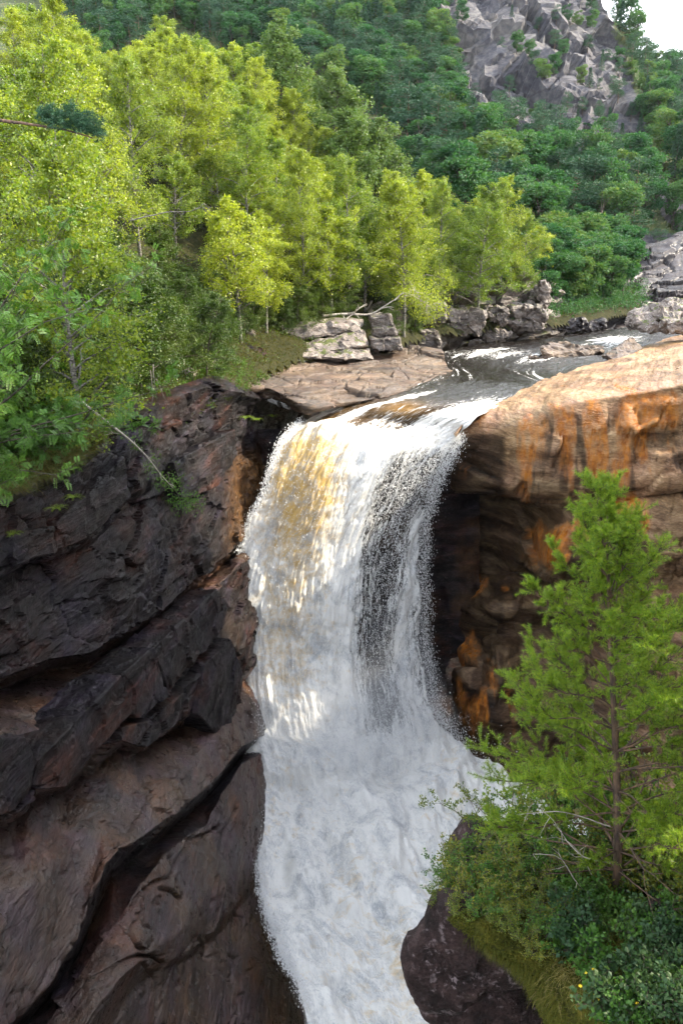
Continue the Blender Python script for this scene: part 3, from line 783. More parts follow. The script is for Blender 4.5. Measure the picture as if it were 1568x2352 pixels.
# ------------------------------------------------------------------ the bank, the mountain, far hill
BANK = np.array([(-18, -10), (-15.2, 12), (-13.9, 20), (-12.3, 27.7), (-10, 38), (-8.2, 46), (-6.5, 53.6), (-5.0, 60), (-2, 67), (4, 73), (9.5, 82), (16, 87), (23, 92), (38, 106), (60, 124), (110, 152)], float)
def bank_dist(x, y):
    x = np.asarray(x, float); y = np.asarray(y, float)
    best = np.full(np.broadcast(x, y).shape, 1e9); sg = np.ones_like(best)
    for a, b in zip(BANK[:-1], BANK[1:]):
        d = b - a; L2 = d @ d
        t = np.clip(((x - a[0]) * d[0] + (y - a[1]) * d[1]) / L2, 0, 1)
        qx, qy = a[0] + t * d[0], a[1] + t * d[1]
        e = np.hypot(x - qx, y - qy)
        side = np.sign(d[0] * (y - a[1]) - d[1] * (x - a[0]))
        m = e < best
        best = np.where(m, e, best); sg = np.where(m, side, sg)
    return best * np.where(sg == 0, 1, sg)
def bank_z(x, y):
    s = bank_dist(x, y)
    kk = 0.30 + 0.52 * (1 - sstep(-8, 6, np.asarray(x, float)))
    s2 = np.clip(s - 4, 0, 200)
    h = np.where(s < 0, 2.1 + 1.2 * s, np.where(s < 4, 2.1 + 0.52 * s, 4.18 + kk * (np.minimum(s2, 20) + 0.35 * np.clip(s2 - 20, 0, 300))))
    p = np.stack(np.broadcast_arrays(np.asarray(x, float), np.asarray(y, float), 0.0), -1)
    return h + 0.5 * fbm(p * 0.25, 3, 101) * np.clip(s + 1, 0, 1) + 0.15 * fbm(p * 1.1, 3, 103)
gx, gy = np.meshgrid(np.linspace(-85, 75, 350), np.linspace(4, 140, 310))
gz = bank_z(gx, gy); gs = bank_dist(gx, gy)
keep = (gs > -0.8)
V = np.stack([gx, gy, gz], -1).reshape(-1, 3)
Fg = grid_faces(*gx.shape)
Fg = Fg[keep.ravel()[Fg].all(1)]
used, inv = np.unique(Fg, return_inverse=True)
bank = link('hillside_terrain', make_mesh('hillside_terrain', V[used], quads=inv.reshape(-1, 4), mats=[M['forest_floor']]))
bank['kind'] = 'structure'

mcol = [-700, -200, 200, 600, 850, 1000, 1120, 1240, 1340, 1440, 1520, 1620, 1900]
mrows = [
    ([640, 640, 650, 660, 665, 665, 665, 660, 655, 640, 600, 590, 590], [96, 96, 97, 100, 103, 106, 109, 113, 118, 124, 128, 130, 132]),
    ([500, 500, 510, 520, 530, 535, 540, 540, 530, 510, 490, 480, 480], [112, 112, 114, 117, 120, 123, 126, 130, 134, 138, 141, 144, 146]),
    ([360, 360, 370, 380, 390, 400, 405, 405, 400, 390, 380, 370, 380], [130, 130, 132, 136, 140, 143, 146, 150, 153, 156, 158, 160, 165]),
    ([230, 230, 240, 250, 258, 265, 270, 275, 280, 290, 300, 310, 340], [150, 150, 152, 156, 160, 163, 166, 169, 172, 174, 176, 180, 190]),
    ([110, 110, 115, 120, 125, 130, 135, 150, 165, 205, 245, 270, 310], [172, 172, 174, 178, 182, 185, 187, 189, 191, 194, 198, 202, 215]),
    ([0, 0, 0, 0, 0, 5, 10, 30, 70, 160, 215, 240, 290], [196, 196, 198, 202, 206, 207, 208, 209, 210, 213, 216, 222, 235]),
    ([-140, -140, -140, -130, -110, -90, -70, -45, 10, 125, 192, 222, 280], [214, 214, 216, 220, 222, 222, 222, 222, 224, 226, 230, 238, 250]),
    ([-400, -400, -400, -380, -330, -280, -220, -160, -30, 118, 190, 220, 282], [245, 245, 247, 250, 250, 248, 246, 244, 240, 240, 245, 252, 262]),
    ([-300, -300, -300, -280, -200, -160, -120, -60, 60, 180, 240, 260, 310], [300] * 13),
]
mctrl = [[(x, y, Y) for x, y, Y in zip(mcol, ys, Ys)] for ys, Ys in mrows]
def bare_mask(x, y):
    """where the mountain shows naked rock in the picture's slope"""
    m = sstep(985, 1035, x - 0.22 * y) * (1 - sstep(1365, 1410, x - 0.32 * y)) * (1 - sstep(250, 325, y - 0.34 * (x - 1100)))
    def blob(cx, cy, rx, ry, ang):
        u = (x - cx) * math.cos(ang) + (y - cy) * math.sin(ang); v = -(x - cx) * math.sin(ang) + (y - cy) * math.cos(ang)
        return 1 - sstep(0.55, 1.1, np.sqrt((u / rx) ** 2 + (v / ry) ** 2))
    for b in ((1230, 255, 150, 42, 0.55), (1190, 330, 60, 30, 0.5), (1000, 40, 45, 30, .3), (1010, 180, 30, 22, .8), (1330, 330, 70, 26, .6), (1400, 230, 70, 28, 1.0),
              (1160, 200, 120, 60, .5), (1300, 270, 130, 34, .6), (1450, 330, 90, 30, .8), (1500, 430, 70, 34, .6), (1340, 400, 60, 22, .6), (1080, 290, 40, 20, .5), (930, 160, 30, 16, .5), (1555, 490, 60, 40, .8), (1560, 600, 120, 60, .6), (1440, 620, 60, 40, .3)):
        m = np.maximum(m, 0.9 * blob(*b))
    return np.clip(m, 0, 1)
def mount_disp(G, r, c):
    x, y = PIX(G)
    m = bare_mask(x, y)
    q = G * np.array((0.10, 0.07, 0.085)) + 0.2 * fbm(G * 0.08, 3, 3)[..., None]
    h1, j1 = facets(q, 6, 0.9); h2, j2 = facets(q * 3.1, 16, 0.9)
    d = 2.2 * fbm(G * 0.06, 5, 201) + m * (4.2 * h1 + 1.5 * h2 - 1.0 * np.exp(-(j1 / 0.03) ** 2))
    return d * (0.25 + 0.75 * sstep(0, 1, r))[:, None] * (1 - 0.6 * sstep(6.4, 7, r))[:, None]
def mount_attr(G, r, c):
    x, y = PIX(G)
    return {'bare': np.clip(bare_mask(x, y) + 0.25 * (x > 990) - 0.15, 0, 1).ravel()}
MG, mrt, mct = loft('mountain', mctrl, 270, 340, None, mount_disp, build=False)
mountain = link('mountain_terrain', make_mesh('mountain_terrain', MG.reshape(-1, 3), quads=grid_quads_facing(MG), smooth=False, attrs=mount_attr(MG, mrt, mct), mats=[M['mountain']]))
mountain['kind'] = 'structure'
FHG = None
fh = [[(x, y, Y) for x, y in zip((1300, 1450, 1500, 1560, 1640, 1900, 2400), ys)] for Y, ys in
      ((330, (420, 420, 420, 420, 420, 420, 420)), (380, (260, 255, 250, 250, 240, 220, 200)), (430, (215, 200, 188, 172, 160, 120, 60)), (520, (300, 300, 300, 300, 300, 300, 300)))]
FHG, _, _ = loft('far_hill', fh, 60, 90, None, lambda G, r, c: 4 * fbm(G * 0.03, 4, 301), build=False)
far_hill = link('far_hill', make_mesh('far_hill', FHG.reshape(-1, 3), quads=grid_quads_facing(FHG), attrs={'bare': np.zeros(FHG.shape[0] * FHG.shape[1])}, mats=[M['mountain']]))
far_hill['kind'] = 'structure'

# riverbed under everything upstream, and ground that runs to the horizon
V = np.array([(-890, -55, -32), (1190, -55, -32), (1190, 990, -32), (-890, 990, -32)], float)
link('ground', make_mesh('ground', V, quads=[[0, 1, 2, 3]], mats=[M['forest_floor']]))['kind'] = 'structure'

# ------------------------------------------------------------------ purple slabs on the far bank
def slab_disp(G, r, c):
    w = np.stack([G[..., 0] * 0.07 + G[..., 2] * 0.10, G[..., 1] * 0.06, G[..., 2] * 0.40 - 0.10 * G[..., 0]], -1) + 0.15 * fbm(G * 0.12, 3, 405)[..., None]
    h1, j1 = facets(w * 1.2, 18, 0.6); h2, j2 = facets(w * 3.1, 28, 0.7)
    return 1.0 * h1 + 0.5 * h2 + 0.25 * fbm(G * 0.5, 4, 403) - 0.3 * np.exp(-(j1 / 0.03) ** 2) - 0.15 * np.exp(-(j2 / 0.03) ** 2)
fb = []
for ys, Ys in (((660, 655, 640, 600, 560, 530, 500), (112, 114, 118, 122, 125, 127, 130)), ((690, 690, 680, 650, 610, 590, 570), (106, 109, 112, 115, 118, 120, 122)),
               ((730, 722, 710, 690, 670, 650, 640), (100, 103, 106, 109, 112, 113, 114)), ((772, 762, 752, 742, 728, 715, 700), (93.5, 98, 102, 105, 107, 108, 108)), ((800, 790, 780, 770, 760, 750, 740), (91, 95, 98, 101, 103, 104, 104))):
    fb.append([(x, y, Y) for x, y, Y in zip((1220, 1290, 1360, 1430, 1500, 1570, 1700), ys, Ys)])
far_bank = loft('far_bank_rock', fb, 130, 200, M['rock_purple'], slab_disp, shade=False)
far_bank['kind'] = 'structure'
# blocky dark strata along the left river edge upstream
ob = []
for ys, zs in (((700, 690, 672, 655, 645, 640, 650), 4.6), ((735, 728, 712, 700, 690, 682, 688), 3.2), ((772, 768, 755, 745, 735, 728, 725), 1.6), ((800, 800, 798, 796, 786, 776, 768), 0.2), ((812, 812, 810, 806, 798, 788, 780), -0.6)):
    ob.append([(x, y, float(np.interp(x, [840, 900, 1000, 1080, 1150, 1220, 1290], [73, 76, 83, 86, 88, 90.5, 94]) + 0.9 * zs)) for x, y in zip((840, 900, 1000, 1080, 1150, 1220, 1290), ys)])
def strata_disp(G, r, c):
    h1, j1 = facets(np.stack([G[..., 0] * 0.40, G[..., 1] * 0.3, G[..., 2] * 0.85 + 0.1 * G[..., 0]], -1), 8, 0.9)
    return 1.7 * h1 - 0.4 * np.exp(-(j1 / 0.05) ** 2) + 0.3 * fbm(G * np.array((0.6, 0.6, 1.8)), 5, 411) + 0.5 * fbm(G * .2, 3, 413)
ost = loft('river_bank_rock', ob, 150, 280, M['rock_bank'], strata_disp, shade=False)
ost['kind'] = 'structure'

# ------------------------------------------------------------------ the tan shelf at the brink
sb = []
def srow(pts): sb.append([(x, y, float(PZ(x, y, z)[1])) for x, y, z in pts])
srow([(500, 862, 2.2), (580, 838, 1.9), (670, 826, 1.6), (760, 818, 1.4), (850, 808, 1.4), (925, 800, 1.5), (972, 799, 1.5), (1012, 800, 1.4)])
srow([(512, 872, 1.9), (590, 856, 1.5), (672, 848, 1.2), (765, 842, 1.0), (858, 832, 1.0), (935, 818, 1.2), (985, 806, 1.4), (1018, 812, 1.2)])
srow([(520, 878, 1.7), (600, 878, 1.1), (678, 880, 0.8), (770, 872, 0.7), (870, 862, 0.6), (945, 850, 0.5), (1000, 843, 0.45), (1030, 842, 0.4)])
srow([(530, 884, 1.6), (610, 890, 0.9), (680, 912, 0.45), (775, 900, 0.35), (872, 886, 0.3), (950, 872, 0.2), (1010, 858, 0.2), (1040, 850, 0.2)])
srow([(534, 890, 1.3), (618, 905, 0.4), (700, 938, -0.2), (785, 926, -0.25), (876, 912, -0.2), (960, 886, -0.15), (1016, 866, -0.1), (1046, 856, -0.05)])
srow([(536, 896, 1.0), (622, 916, 0.0), (706, 946, -0.6), (790, 934, -0.7), (880, 918, -0.7), (964, 892, -0.6), (1020, 872, -0.5), (1048, 862, -0.4)])
r5 = [(x, y - 6, Y + 1.6) for x, y, Y in sb[-1]]
sb.append(r5)
def shelf_disp(G, r, c):
    q = np.stack([G[..., 0] * 0.16 + G[..., 1] * 0.05, G[..., 1] * 0.20 - G[..., 0] * 0.08, G[..., 2] * 0.9], -1)
    h1, j1 = facets(q + 0.25 * fbm(G * 0.3, 3, 505)[..., None], 51, 0.5)
    w = np.stack([G[..., 0] * 0.20 + G[..., 1] * 0.10, G[..., 1] * 0.55 - G[..., 0] * .3, G[..., 2] * 3.0], -1)
    h2, j2 = facets(w * 1.1 + 0.3 * fbm(G * 0.5, 3, 507)[..., None], 53, 0.6)
    return (0.30 * h1 - 0.22 * np.exp(-(j1 / 0.022) ** 2) + 0.26 * h2 - 0.12 * np.exp(-(j2 / 0.03) ** 2) + 0.09 * fbm(G * np.array((0.5, 0.9, 2.5)), 5, 503)) * (1 - sstep(5, 6, r))[:, None]
loft('brink_shelf', sb, 200, 300, M['rock_shelf'], shelf_disp, smooth_r=True)['kind'] = 'structure'

# ------------------------------------------------------------------ unseen hill beyond the right frame edge, added and shaped to shade the chasm
hx, hy = np.meshgrid(np.linspace(0, 1, 60), np.linspace(-8, 55, 106))
xe = 10.8 + (hy - 16) * 0.52 + np.clip(hy - 43, 0, 20) * 1.3 + 1.2 * fbm(np.stack([hy * 0.2, hy * 0, hy * 0], -1), 3, 701)
xx = xe + (hx ** 1.5) * 75
top = 11.5 * (1 - sstep(6.6, 8.6, hy)) + (23.5 + 4 * sstep(24, 34, hy)) * sstep(9.8, 15, hy) * (1 - sstep(40, 54, hy)) + 1.0  # heights set to shade the knoll, left wall and pool
hh = -26 + (top + 26) * sstep(0.0, 0.07, hx) + 6 * hx
p3 = np.stack([xx, hy, hh], -1)
p3[..., 2] += 1.6 * fbm(p3 * 0.18, 4, 703)
SHADE_HILL = p3
link('shade_hill_terrain', make_mesh('shade_hill_terrain', p3.reshape(-1, 3), quads=grid_quads_facing(p3, (0, 25, 60)), mats=[M['rock_bank']]))['kind'] = 'structure'
# ------------------------------------------------------------------ water: river, fall and white pool, one flow
wr = []
def wz(l, r, z, zr=None): wr.append((PZ(l[0], l[1], z), PZ(r[0], r[1], z if zr is None else zr)))
def wy(l, r, Y, Yr=None): wr.append((PY(l[0], l[1], Y), PY(r[0], r[1], Y if Yr is None else Yr)))
wz((1560, 738), (1760, 742), 0.7)
wz((1440, 752), (1640, 758), 0.6)
wz((1350, 764), (1540, 778), 0.45)
wz((1230, 778), (1484, 799), 0.3)
wz((1060, 798), (1404, 827), 0.2)
wz((985, 822), (1300, 862), 0.1)
wz((1000, 852), (1240, 880), 0.0)
wz((960, 880), (1204, 896), -0.12)
wz((850, 916), (1150, 930), -0.40)
wz((765, 940), (1095, 962), -0.85)
wz((712, 966), (1062, 988), -1.5, -1.7)
wy((676, 990), (1052, 1006), 52.6, 52.8)
wy((648, 1022), (1044, 1030), 51.0, 52.4)
wy((622, 1080), (1034, 1080), 49.8, 52.0)
wy((600, 1150), (1018, 1140), 49.0, 51.6)
wy((568, 1230), (1008, 1230), 48.4, 51.2)
wy((550, 1330), (1003, 1330), 47.8, 50.6)
wy((539, 1450), (1000, 1450), 47.2, 50.0)
wy((540, 1560), (1004, 1560), 45.6, 48.6)
wy((553, 1650), (1016, 1655), 43.6, 46.8)
wy((566, 1722), (1062, 1728), 41.6, 45.0)
wy((580, 1800), (1190, 1790), 39.6, 43.4)
wy((586, 1900), (1330, 1900), 36.6, 39.0)
wy((592, 2000), (1380, 2000), 33.6, 35.0)
wy((604, 2100), (1400, 2100), 30.6, 31.6)
wy((630, 2190), (1400, 2190), 28.2, 29.0)
wy((658, 2280), (1400, 2280), 26.0, 26.6)
wy((700, 2400), (1400, 2400), 23.4, 23.8)
wy((740, 2700), (1400, 2700), 18.5, 18.8)
wy((780, 3300), (1400, 3300), 13.0, 13.2)
W = np.array(wr)                       # rows, 2, 3
W[12:20, 1, 0] -= np.interp(np.arange(12, 20), [12, 14, 17, 19], [0.3, 1.0, 1.1, 0.7])
us = np.linspace(0, 1, 9)
ctrl = W[:, :1] * (1 - us)[None, :, None] + W[:, 1:] * us[None, :, None]
ri = np.arange(len(wr))
# the falling sheet bows toward the viewer and wraps at its edges; the brink domes
bow = np.interp(ri, [9, 11, 13, 16, 19, 22, 26], [0, 0.3, 1.2, 1.9, 1.8, 1.0, 0])[:, None] * (np.sin(math.pi * np.clip(us, 0, 1)) ** 0.7)[None]
ctrl[..., 1] -= bow
ctrl[..., 0] -= 0.25 * bow
hump = np.interp(ri, [6, 9, 11, 12], [0, 0.25, 0.3, 0])[:, None] * np.sin(math.pi * us)[None]
ctrl[..., 2] += hump
# tongues of white water climbing the foot
NRW, NCW = 680, 300
wts = np.interp(np.arange(len(wr) - 1), [0, 5, 8, 10, 20, 26, 27, 28], [1.0, 1.4, 1.5, 1.2, 1.4, 1.2, 0.8, 0.8])
G, rt = resample(ctrl, NRW, 0, True, w=wts)
G, ct_ = resample(G, NCW, 1, True)
N = grid_normals(G, toward=CAM)
u = (ct_ / 8.0)[None, :] * np.ones((NRW, 1))
r = rt[:, None] * np.ones((1, NCW))
cen = G.mean(1)
vlen = np.concatenate([[0], np.cumsum(np.linalg.norm(np.diff(cen, axis=0), axis=1))])[:, None] * np.ones((1, NCW))
wid = np.linalg.norm(G[:, -1] - G[:, 0], axis=1)[:, None]
wm = u * wid
flow = np.stack([wm, vlen, np.zeros_like(u)], -1)
# shapes of the water
inriver = 1 - sstep(8.0, 10.0, r)
infall = sstep(9.5, 11.5, r) * (1 - sstep(18.8, 20.5, r))
inpool = sstep(18.8, 20.5, r)
sk = np.stack([wm, vlen, 0 * u], -1)
d = inriver * (0.10 * fbm(sk * np.array((0.8, 0.35, 1)), 4, 601) + 0.07 * ridged(sk * np.array((1.6, 0.5, 1)), 4, 603))
brink = sstep(7.5, 9, r) * (1 - sstep(11, 13, r))
d += brink * (0.28 * fbm(sk * np.array((1.1, 0.16, 1)), 4, 605) + 0.12 * ridged(sk * np.array((2.2, 0.6, 1)), 4, 607))
bl = np.abs(fbm(sk * np.array((0.9, 0.20, 1)), 4, 612)) + 0.45 * np.abs(fbm(sk * np.array((2.4, 0.55, 1)), 4, 614))
d += infall * (0.6 * fbm(sk * np.array((0.5, 0.15, 1)), 3, 611) + 0.6 * bl + 0.07 * ridged(sk * np.array((2.2, 0.9, 1)), 4, 613) + 0.06 * fbm(sk * np.array((5.0, 3.0, 1)), 3, 615))
f1, f2, cid = worley(sk * np.array((0.9, 0.7, 1)) + 0.6 * fbm(sk * 0.6, 3, 617)[..., None], 19)
d += inpool * (1.7 * fbm(sk * np.array((0.30, 0.18, 1)), 4, 621) + 0.40 * (1 - f1) + 0.26 * ridged(sk * np.array((1.2, 0.6, 1)), 4, 623) + 0.07 * fbm(sk * np.array((5.0, 2.5, 1)), 4, 625))
foot = np.exp(-((r - 19.6) / 1.6) ** 2)
d += foot * (0.5 + 1.4 * fbm(sk * np.array((0.35, 0.3, 1)), 4, 627)) * np.sin(math.pi * u) ** .5
G2 = G + N * d[..., None]
# attributes
px, py = PIX(G2)
cover = np.ones_like(u) * 1.35
veil = sstep(0.50, 0.80, u) * sstep(11.0, 12.6, r) * (1 - sstep(18.6, 20.0, r))
cover -= veil * (0.85 + 0.75 * fbm(sk * np.array((0.6, 0.05, 1)), 3, 631))
gap = np.exp(-((u - 0.70) / 0.06) ** 2) * sstep(11.5, 13, r) * (1 - sstep(17.0, 19.0, r))
cover -= 0.40 * gap
edge_l = (1 - sstep(0.0, 0.035, u)) * sstep(9.5, 11, r)
edge_r = sstep(0.955, 1.0, u) * sstep(9.5, 11, r)
cover -= 1.1 * edge_l + 1.0 * edge_r * (1 - inpool)
peat = 0.85 * np.exp(-(((px - 680) / 80) ** 2 + ((py - 1090) / 150) ** 2)) + 0.45 * sstep(10, 12, r) * (1 - sstep(17, 20, r)) * np.exp(-((u - 0.30) / 0.22) ** 2) + 0.10
peat = peat + inpool * 0.30 * np.clip(fbm(sk * np.array((0.4, 0.18, 1)), 4, 633) + 0.25, 0, 1) + 0.25 * np.exp(-(((px - 930) / 60) ** 2 + ((py - 2200) / 160) ** 2))
streak = fbm(sk * np.array((0.8, 0.07, 1)), 4, 641)
foam = 0.06 + 0.0 * u
foam = foam + 0.5 * sstep(0.05, 0.4, streak) * sstep(1, 3, r)
foam += 0.62 * sstep(7.2, 10.6, r) * (0.55 + 0.9 * streak)
foam += 0.85 * sstep(0.62, 0.9, u) * sstep(7.0, 8.8, r)
foam += 0.7 * (1 - sstep(0.02, 0.10, u)) * sstep(6.4, 7.6, r)
foam += 0.9 * sstep(10.5, 11.3, r)
foam += 0.35 * np.exp(-(((px - 1120) / 120) ** 2 + ((py - 812) / 12) ** 2)) + 0.45 * np.exp(-(((px - 1420) / 60) ** 2 + ((py - 785) / 18) ** 2))
thin = np.clip(0.9 * np.exp(-(((px - 925) / 45) ** 2 + ((py - 940) / 18) ** 2)) + 0.5 * sstep(7.5, 9.5, r) * (1 - u), 0, 1)
FQ = grid_faces(NRW, NCW)
nrm = np.cross(np.gradient(G, axis=1), np.gradient(G, axis=0))
if ((CAM - G) * nrm).sum(-1).mean() < 0: FQ = FQ[:, ::-1]
rid = np.repeat(np.arange(NRW - 1), NCW - 1)
at = {'foam': foam.ravel(), 'thin': thin.ravel(), 'peat': np.clip(peat, 0, 1).ravel(), 'cover': cover.ravel(), 'flow': flow.reshape(-1, 3)}
for nm, lo, hi, mt in (('river_water', -1, 11.2, 'river'), ('waterfall', 11.2, 20.0, 'fall'), ('pool_water', 20.0, 99, 'fall')):
    sel = (rt[rid] >= lo) & (rt[rid] < hi)
    q = FQ[sel]; used, inv = np.unique(q, return_inverse=True)
    o = link(nm, make_mesh(nm, G2.reshape(-1, 3)[used], quads=inv.reshape(-1, 4), attrs={k_: v[used] for k_, v in at.items()}, mats=[M[mt]]))
    o['kind'] = 'structure'
# a second, thinner curtain behind the first, seen through the gaps
sel = (rt[rid] >= 11.0) & (rt[rid] < 20.2)
q = FQ[sel]; used, inv = np.unique(q, return_inverse=True)
Gb = G - N * (0.9 + 0.5 * fbm(sk * 0.3, 3, 651))[..., None]
cov2 = 0.55 - 0.35 * sstep(0.5, 0.9, u) + 0.5 * fbm(sk * np.array((0.7, 0.06, 1)), 3, 653) + 0.5 * (1 - sstep(.45, .6, u))
o = link('falling_water', make_mesh('falling_water', Gb.reshape(-1, 3)[used], quads=inv.reshape(-1, 4),
         attrs={'cover': cov2.ravel()[used], 'peat': at['peat'][used], 'flow': (flow + np.array((3.3, 5.1, 0))).reshape(-1, 3)[used]}, mats=[M['fall']]))
o['kind'] = 'structure'

# flying drops
rng = np.random.default_rng(5)
def drops(n, pu, pr, spread, size):
    ui = np.clip(pu(n), 0, 1); ri_ = pr(n)
    a = np.clip(np.interp(ri_, rt, np.arange(NRW)).astype(int), 0, NRW - 1)
    b = np.clip((ui * (NCW - 1)).astype(int), 0, NCW - 1)
    base = G2[a, b]
    p = base + N[a, b] * np.abs(rng.normal(0, spread, n))[:, None] + rng.normal(0, spread * 0.6, (n, 3))
    return p, rng.uniform(0.5, 1.0, n) ** 2 * size
Ps, Ss = [], []
for args in ((24000, lambda n: 1 - np.abs(rng.normal(0, 0.24, n)), lambda n: rng.uniform(11, 19.8, n), 0.35, 0.028),
             (14000, lambda n: np.abs(rng.normal(0, 0.018, n)), lambda n: rng.uniform(10.6, 26.8, n), 0.22, 0.036),
             (7000, lambda n: 1 + 0 * np.abs(rng.normal(0, 0.02, n)), lambda n: rng.uniform(11, 20, n), 0.35, 0.028),
             (20000, lambda n: rng.uniform(0, 1, n), lambda n: rng.uniform(12, 27, n), 0.25, 0.027), (9000, lambda n: rng.uniform(0, 1, n), lambda n: rng.normal(19.6, 0.7, n), 0.9, 0.03)):
    p_, s_ = drops(*args); Ps.append(p_); Ss.append(s_)
p_ = np.concatenate(Ps); s_ = np.concatenate(Ss)[:, None, None]
tet = np.array([(1, 1, 1), (-1, -1, 1), (-1, 1, -1), (1, -1, -1)]) * 0.7
ax = unit(rng.normal(size=(len(p_), 3)))
st = np.ones((len(p_), 1, 3)); st[..., 2] = rng.uniform(1.0, 2.2, (len(p_), 1))
V = p_[:, None] + (tet[None] + rng.normal(0, 0.35, (len(p_), 4, 3))) * s_ * st
T = (np.arange(len(p_)) * 4)[:, None, None] + np.array([[0, 1, 2], [0, 3, 1], [0, 2, 3], [1, 3, 2]])[None]
sp = link('spray', make_mesh('spray', V.reshape(-1, 3), tris=T.reshape(-1, 3), smooth=False, mats=[M['drop']]))
tag(sp, 'white water drops flying off the waterfall', 'spray', None, 'stuff')

# hanging mist: soft closed puffs of thin vapour at the foot of the fall
mist_m = {}
for i, (px, py, Y, rx, ry, rz, dn) in enumerate(((800, 1640, 43.0, 5.0, 3.0, 3.2, 0.05), (900, 1600, 44.5, 3.4, 2.6, 3.6, 0.03), (910, 1500, 46, 2.2, 2.0, 4.0, 0.02), (960, 1660, 45, 3.0, 2.2, 2.2, 0.03),
                                               (680, 1700, 42.0, 3.4, 2.4, 2.6, 0.05), (850, 1780, 40.0, 6.0, 3.0, 2.4, 0.04))):
    bm = bmesh.new(); bmesh.ops.create_icosphere(bm, subdivisions=4, radius=1.0)
    V = np.array([v.co for v in bm.verts]); F_ = np.array([[v.index for v in f.verts] for f in bm.faces]); bm.free()
    V = V * (1 + 0.30 * fbm(V * 1.6 + i * 7.0, 4, 661))[:, None] * np.array((rx, ry, rz))
    if dn not in mist_m: mist_m[dn] = mist_material('mist_%d' % int(dn * 100), dn)
    o = link('mist', make_mesh('mist', V, tris=F_, mats=[mist_m[dn]]), None, PY(px, py, Y))
    tag(o, 'thin white mist hanging over the foot of the waterfall', 'mist', 'mist over the plunge pool', 'stuff')
# ------------------------------------------------------------------ separate stones
def stone(name, label, poly, Y, thick, mat, seed=1, rough=0.05, back=(0, 0), bev=0.08, group=None, levels=3, scale=1.0, parent=None, slope=0.0):
    A = np.array(poly, float)
    Ys = Y if np.isscalar(Y) else np.array(Y)
    f = PY(A[:, 0], A[:, 1], Ys)
    rg_ = np.random.default_rng(seed * 7 + 1)
    f = f + rg_.normal(0, 0.06, f.shape) * np.ptp(f, axis=0).max() * 0.5
    b_ = f + np.array((back[0], thick, back[1])) + rg_.normal(0, 0.05, f.shape) * np.ptp(f, axis=0).max() + (f - f.mean(0)) * slope
    o = hull_rock(name, np.concatenate([f, b_]), M[mat], seed, rough * 1.5, levels=levels, bev=bev, scale=scale, parent=parent)
    if label: tag(o, label, 'boulder' if 'boulder' in name else 'rock', group)
    return o
stone('rock_block', 'long pale lichened block under the trees above the tan shelf', [(583, 752), (700, 742), (812, 738), (822, 762), (700, 778), (590, 792)], [67, 68, 69, 68.5, 67, 66], 3.0, 'rock_grey', 1, 0.06)
stone('rock_block', 'layered grey-pink block lying on the back of the tan shelf, lower course', [(655, 815), (720, 808), (845, 803), (846, 822), (760, 826), (672, 830)], [64, 65, 66, 65.4, 64.4, 63.4], 2.0, 'rock_grey', 2, 0.06)
stone('rock_block', 'layered grey-pink block lying on the tan shelf, upper course of two', [(650, 800), (740, 786), (835, 782), (845, 801), (730, 806), (662, 813)], [64.6, 66, 67, 66.6, 65.4, 64.4], 2.0, 'rock_grey', 3, 0.06)
stone('stone', 'small angular grey stone left of the layered blocks on the shelf', [(613, 822), (632, 812), (652, 820), (655, 834), (625, 838)], 62, 1.0, 'rock_grey', 4, 0.04)
for i, (pl, yy, lb) in enumerate((([(852, 778), (918, 776), (922, 802), (858, 806)], 68, 'lowest grey block of the squat stack behind the shelf'),
                           ([(855, 754), (905, 752), (912, 775), (858, 777)], 68.8, 'middle grey block of the squat stack behind the shelf'),
                           ([(850, 728), (898, 724), (906, 751), (856, 753)], 69.6, 'top grey block of the squat stack behind the shelf'))):
    stone('rock_block', lb, pl, yy, 2.4, 'rock_bank', 10 + i, 0.07, group='stacked blocks behind the shelf')
stone('rock_block', 'dark slanting block with pale vertical streaks above the black hollow', [(470, 815), (520, 786), (598, 798), (608, 822), (560, 862), (500, 880), (470, 868)], [58, 59, 60, 59.5, 57.5, 56.5, 56.6], 3.5, 'cliff_dark', 6, 0.08)
stone('rock_block', 'mossy dark block wedged under the birches left of the long pale block', [(505, 765), (580, 755), (590, 796), (520, 800)], 62, 3.0, 'rock_bank', 7, 0.1)
stone('stone', 'pale flat stone perched on the mossy cliff rim', [(382, 868), (420, 850), (452, 852), (448, 872), (385, 886)], [47, 47.5, 48, 47.6, 46.8], 1.4, 'rock_grey', 8, 0.04)
stone('boulder', 'rusty tan boulder at the tip of the shelf beside the river', [(970, 812), (1003, 806), (1010, 838), (985, 845), (966, 840)], [70.5, 71, 69.5, 69.2, 69.6], 2.0, 'rock_shelf', 9, 0.06, bev=0.2)
# low rock in the river and its small neighbour
stone('rock', 'low tan rock lying flat in midstream', [(1246, 812), (1290, 800), (1350, 797), (1386, 802), (1380, 812), (1300, 820), (1255, 820)], [76, 77.5, 79, 79, 77.6, 75.6, 75.2], 2.0, 'rock_shelf', 20, 0.1, bev=0.15)
stone('rock', 'small wet rock just downstream of the flat midstream rock', [(1212, 822), (1230, 816), (1242, 822), (1236, 827), (1216, 828)], 74.5, 0.9, 'rock_shelf', 21, 0.06)
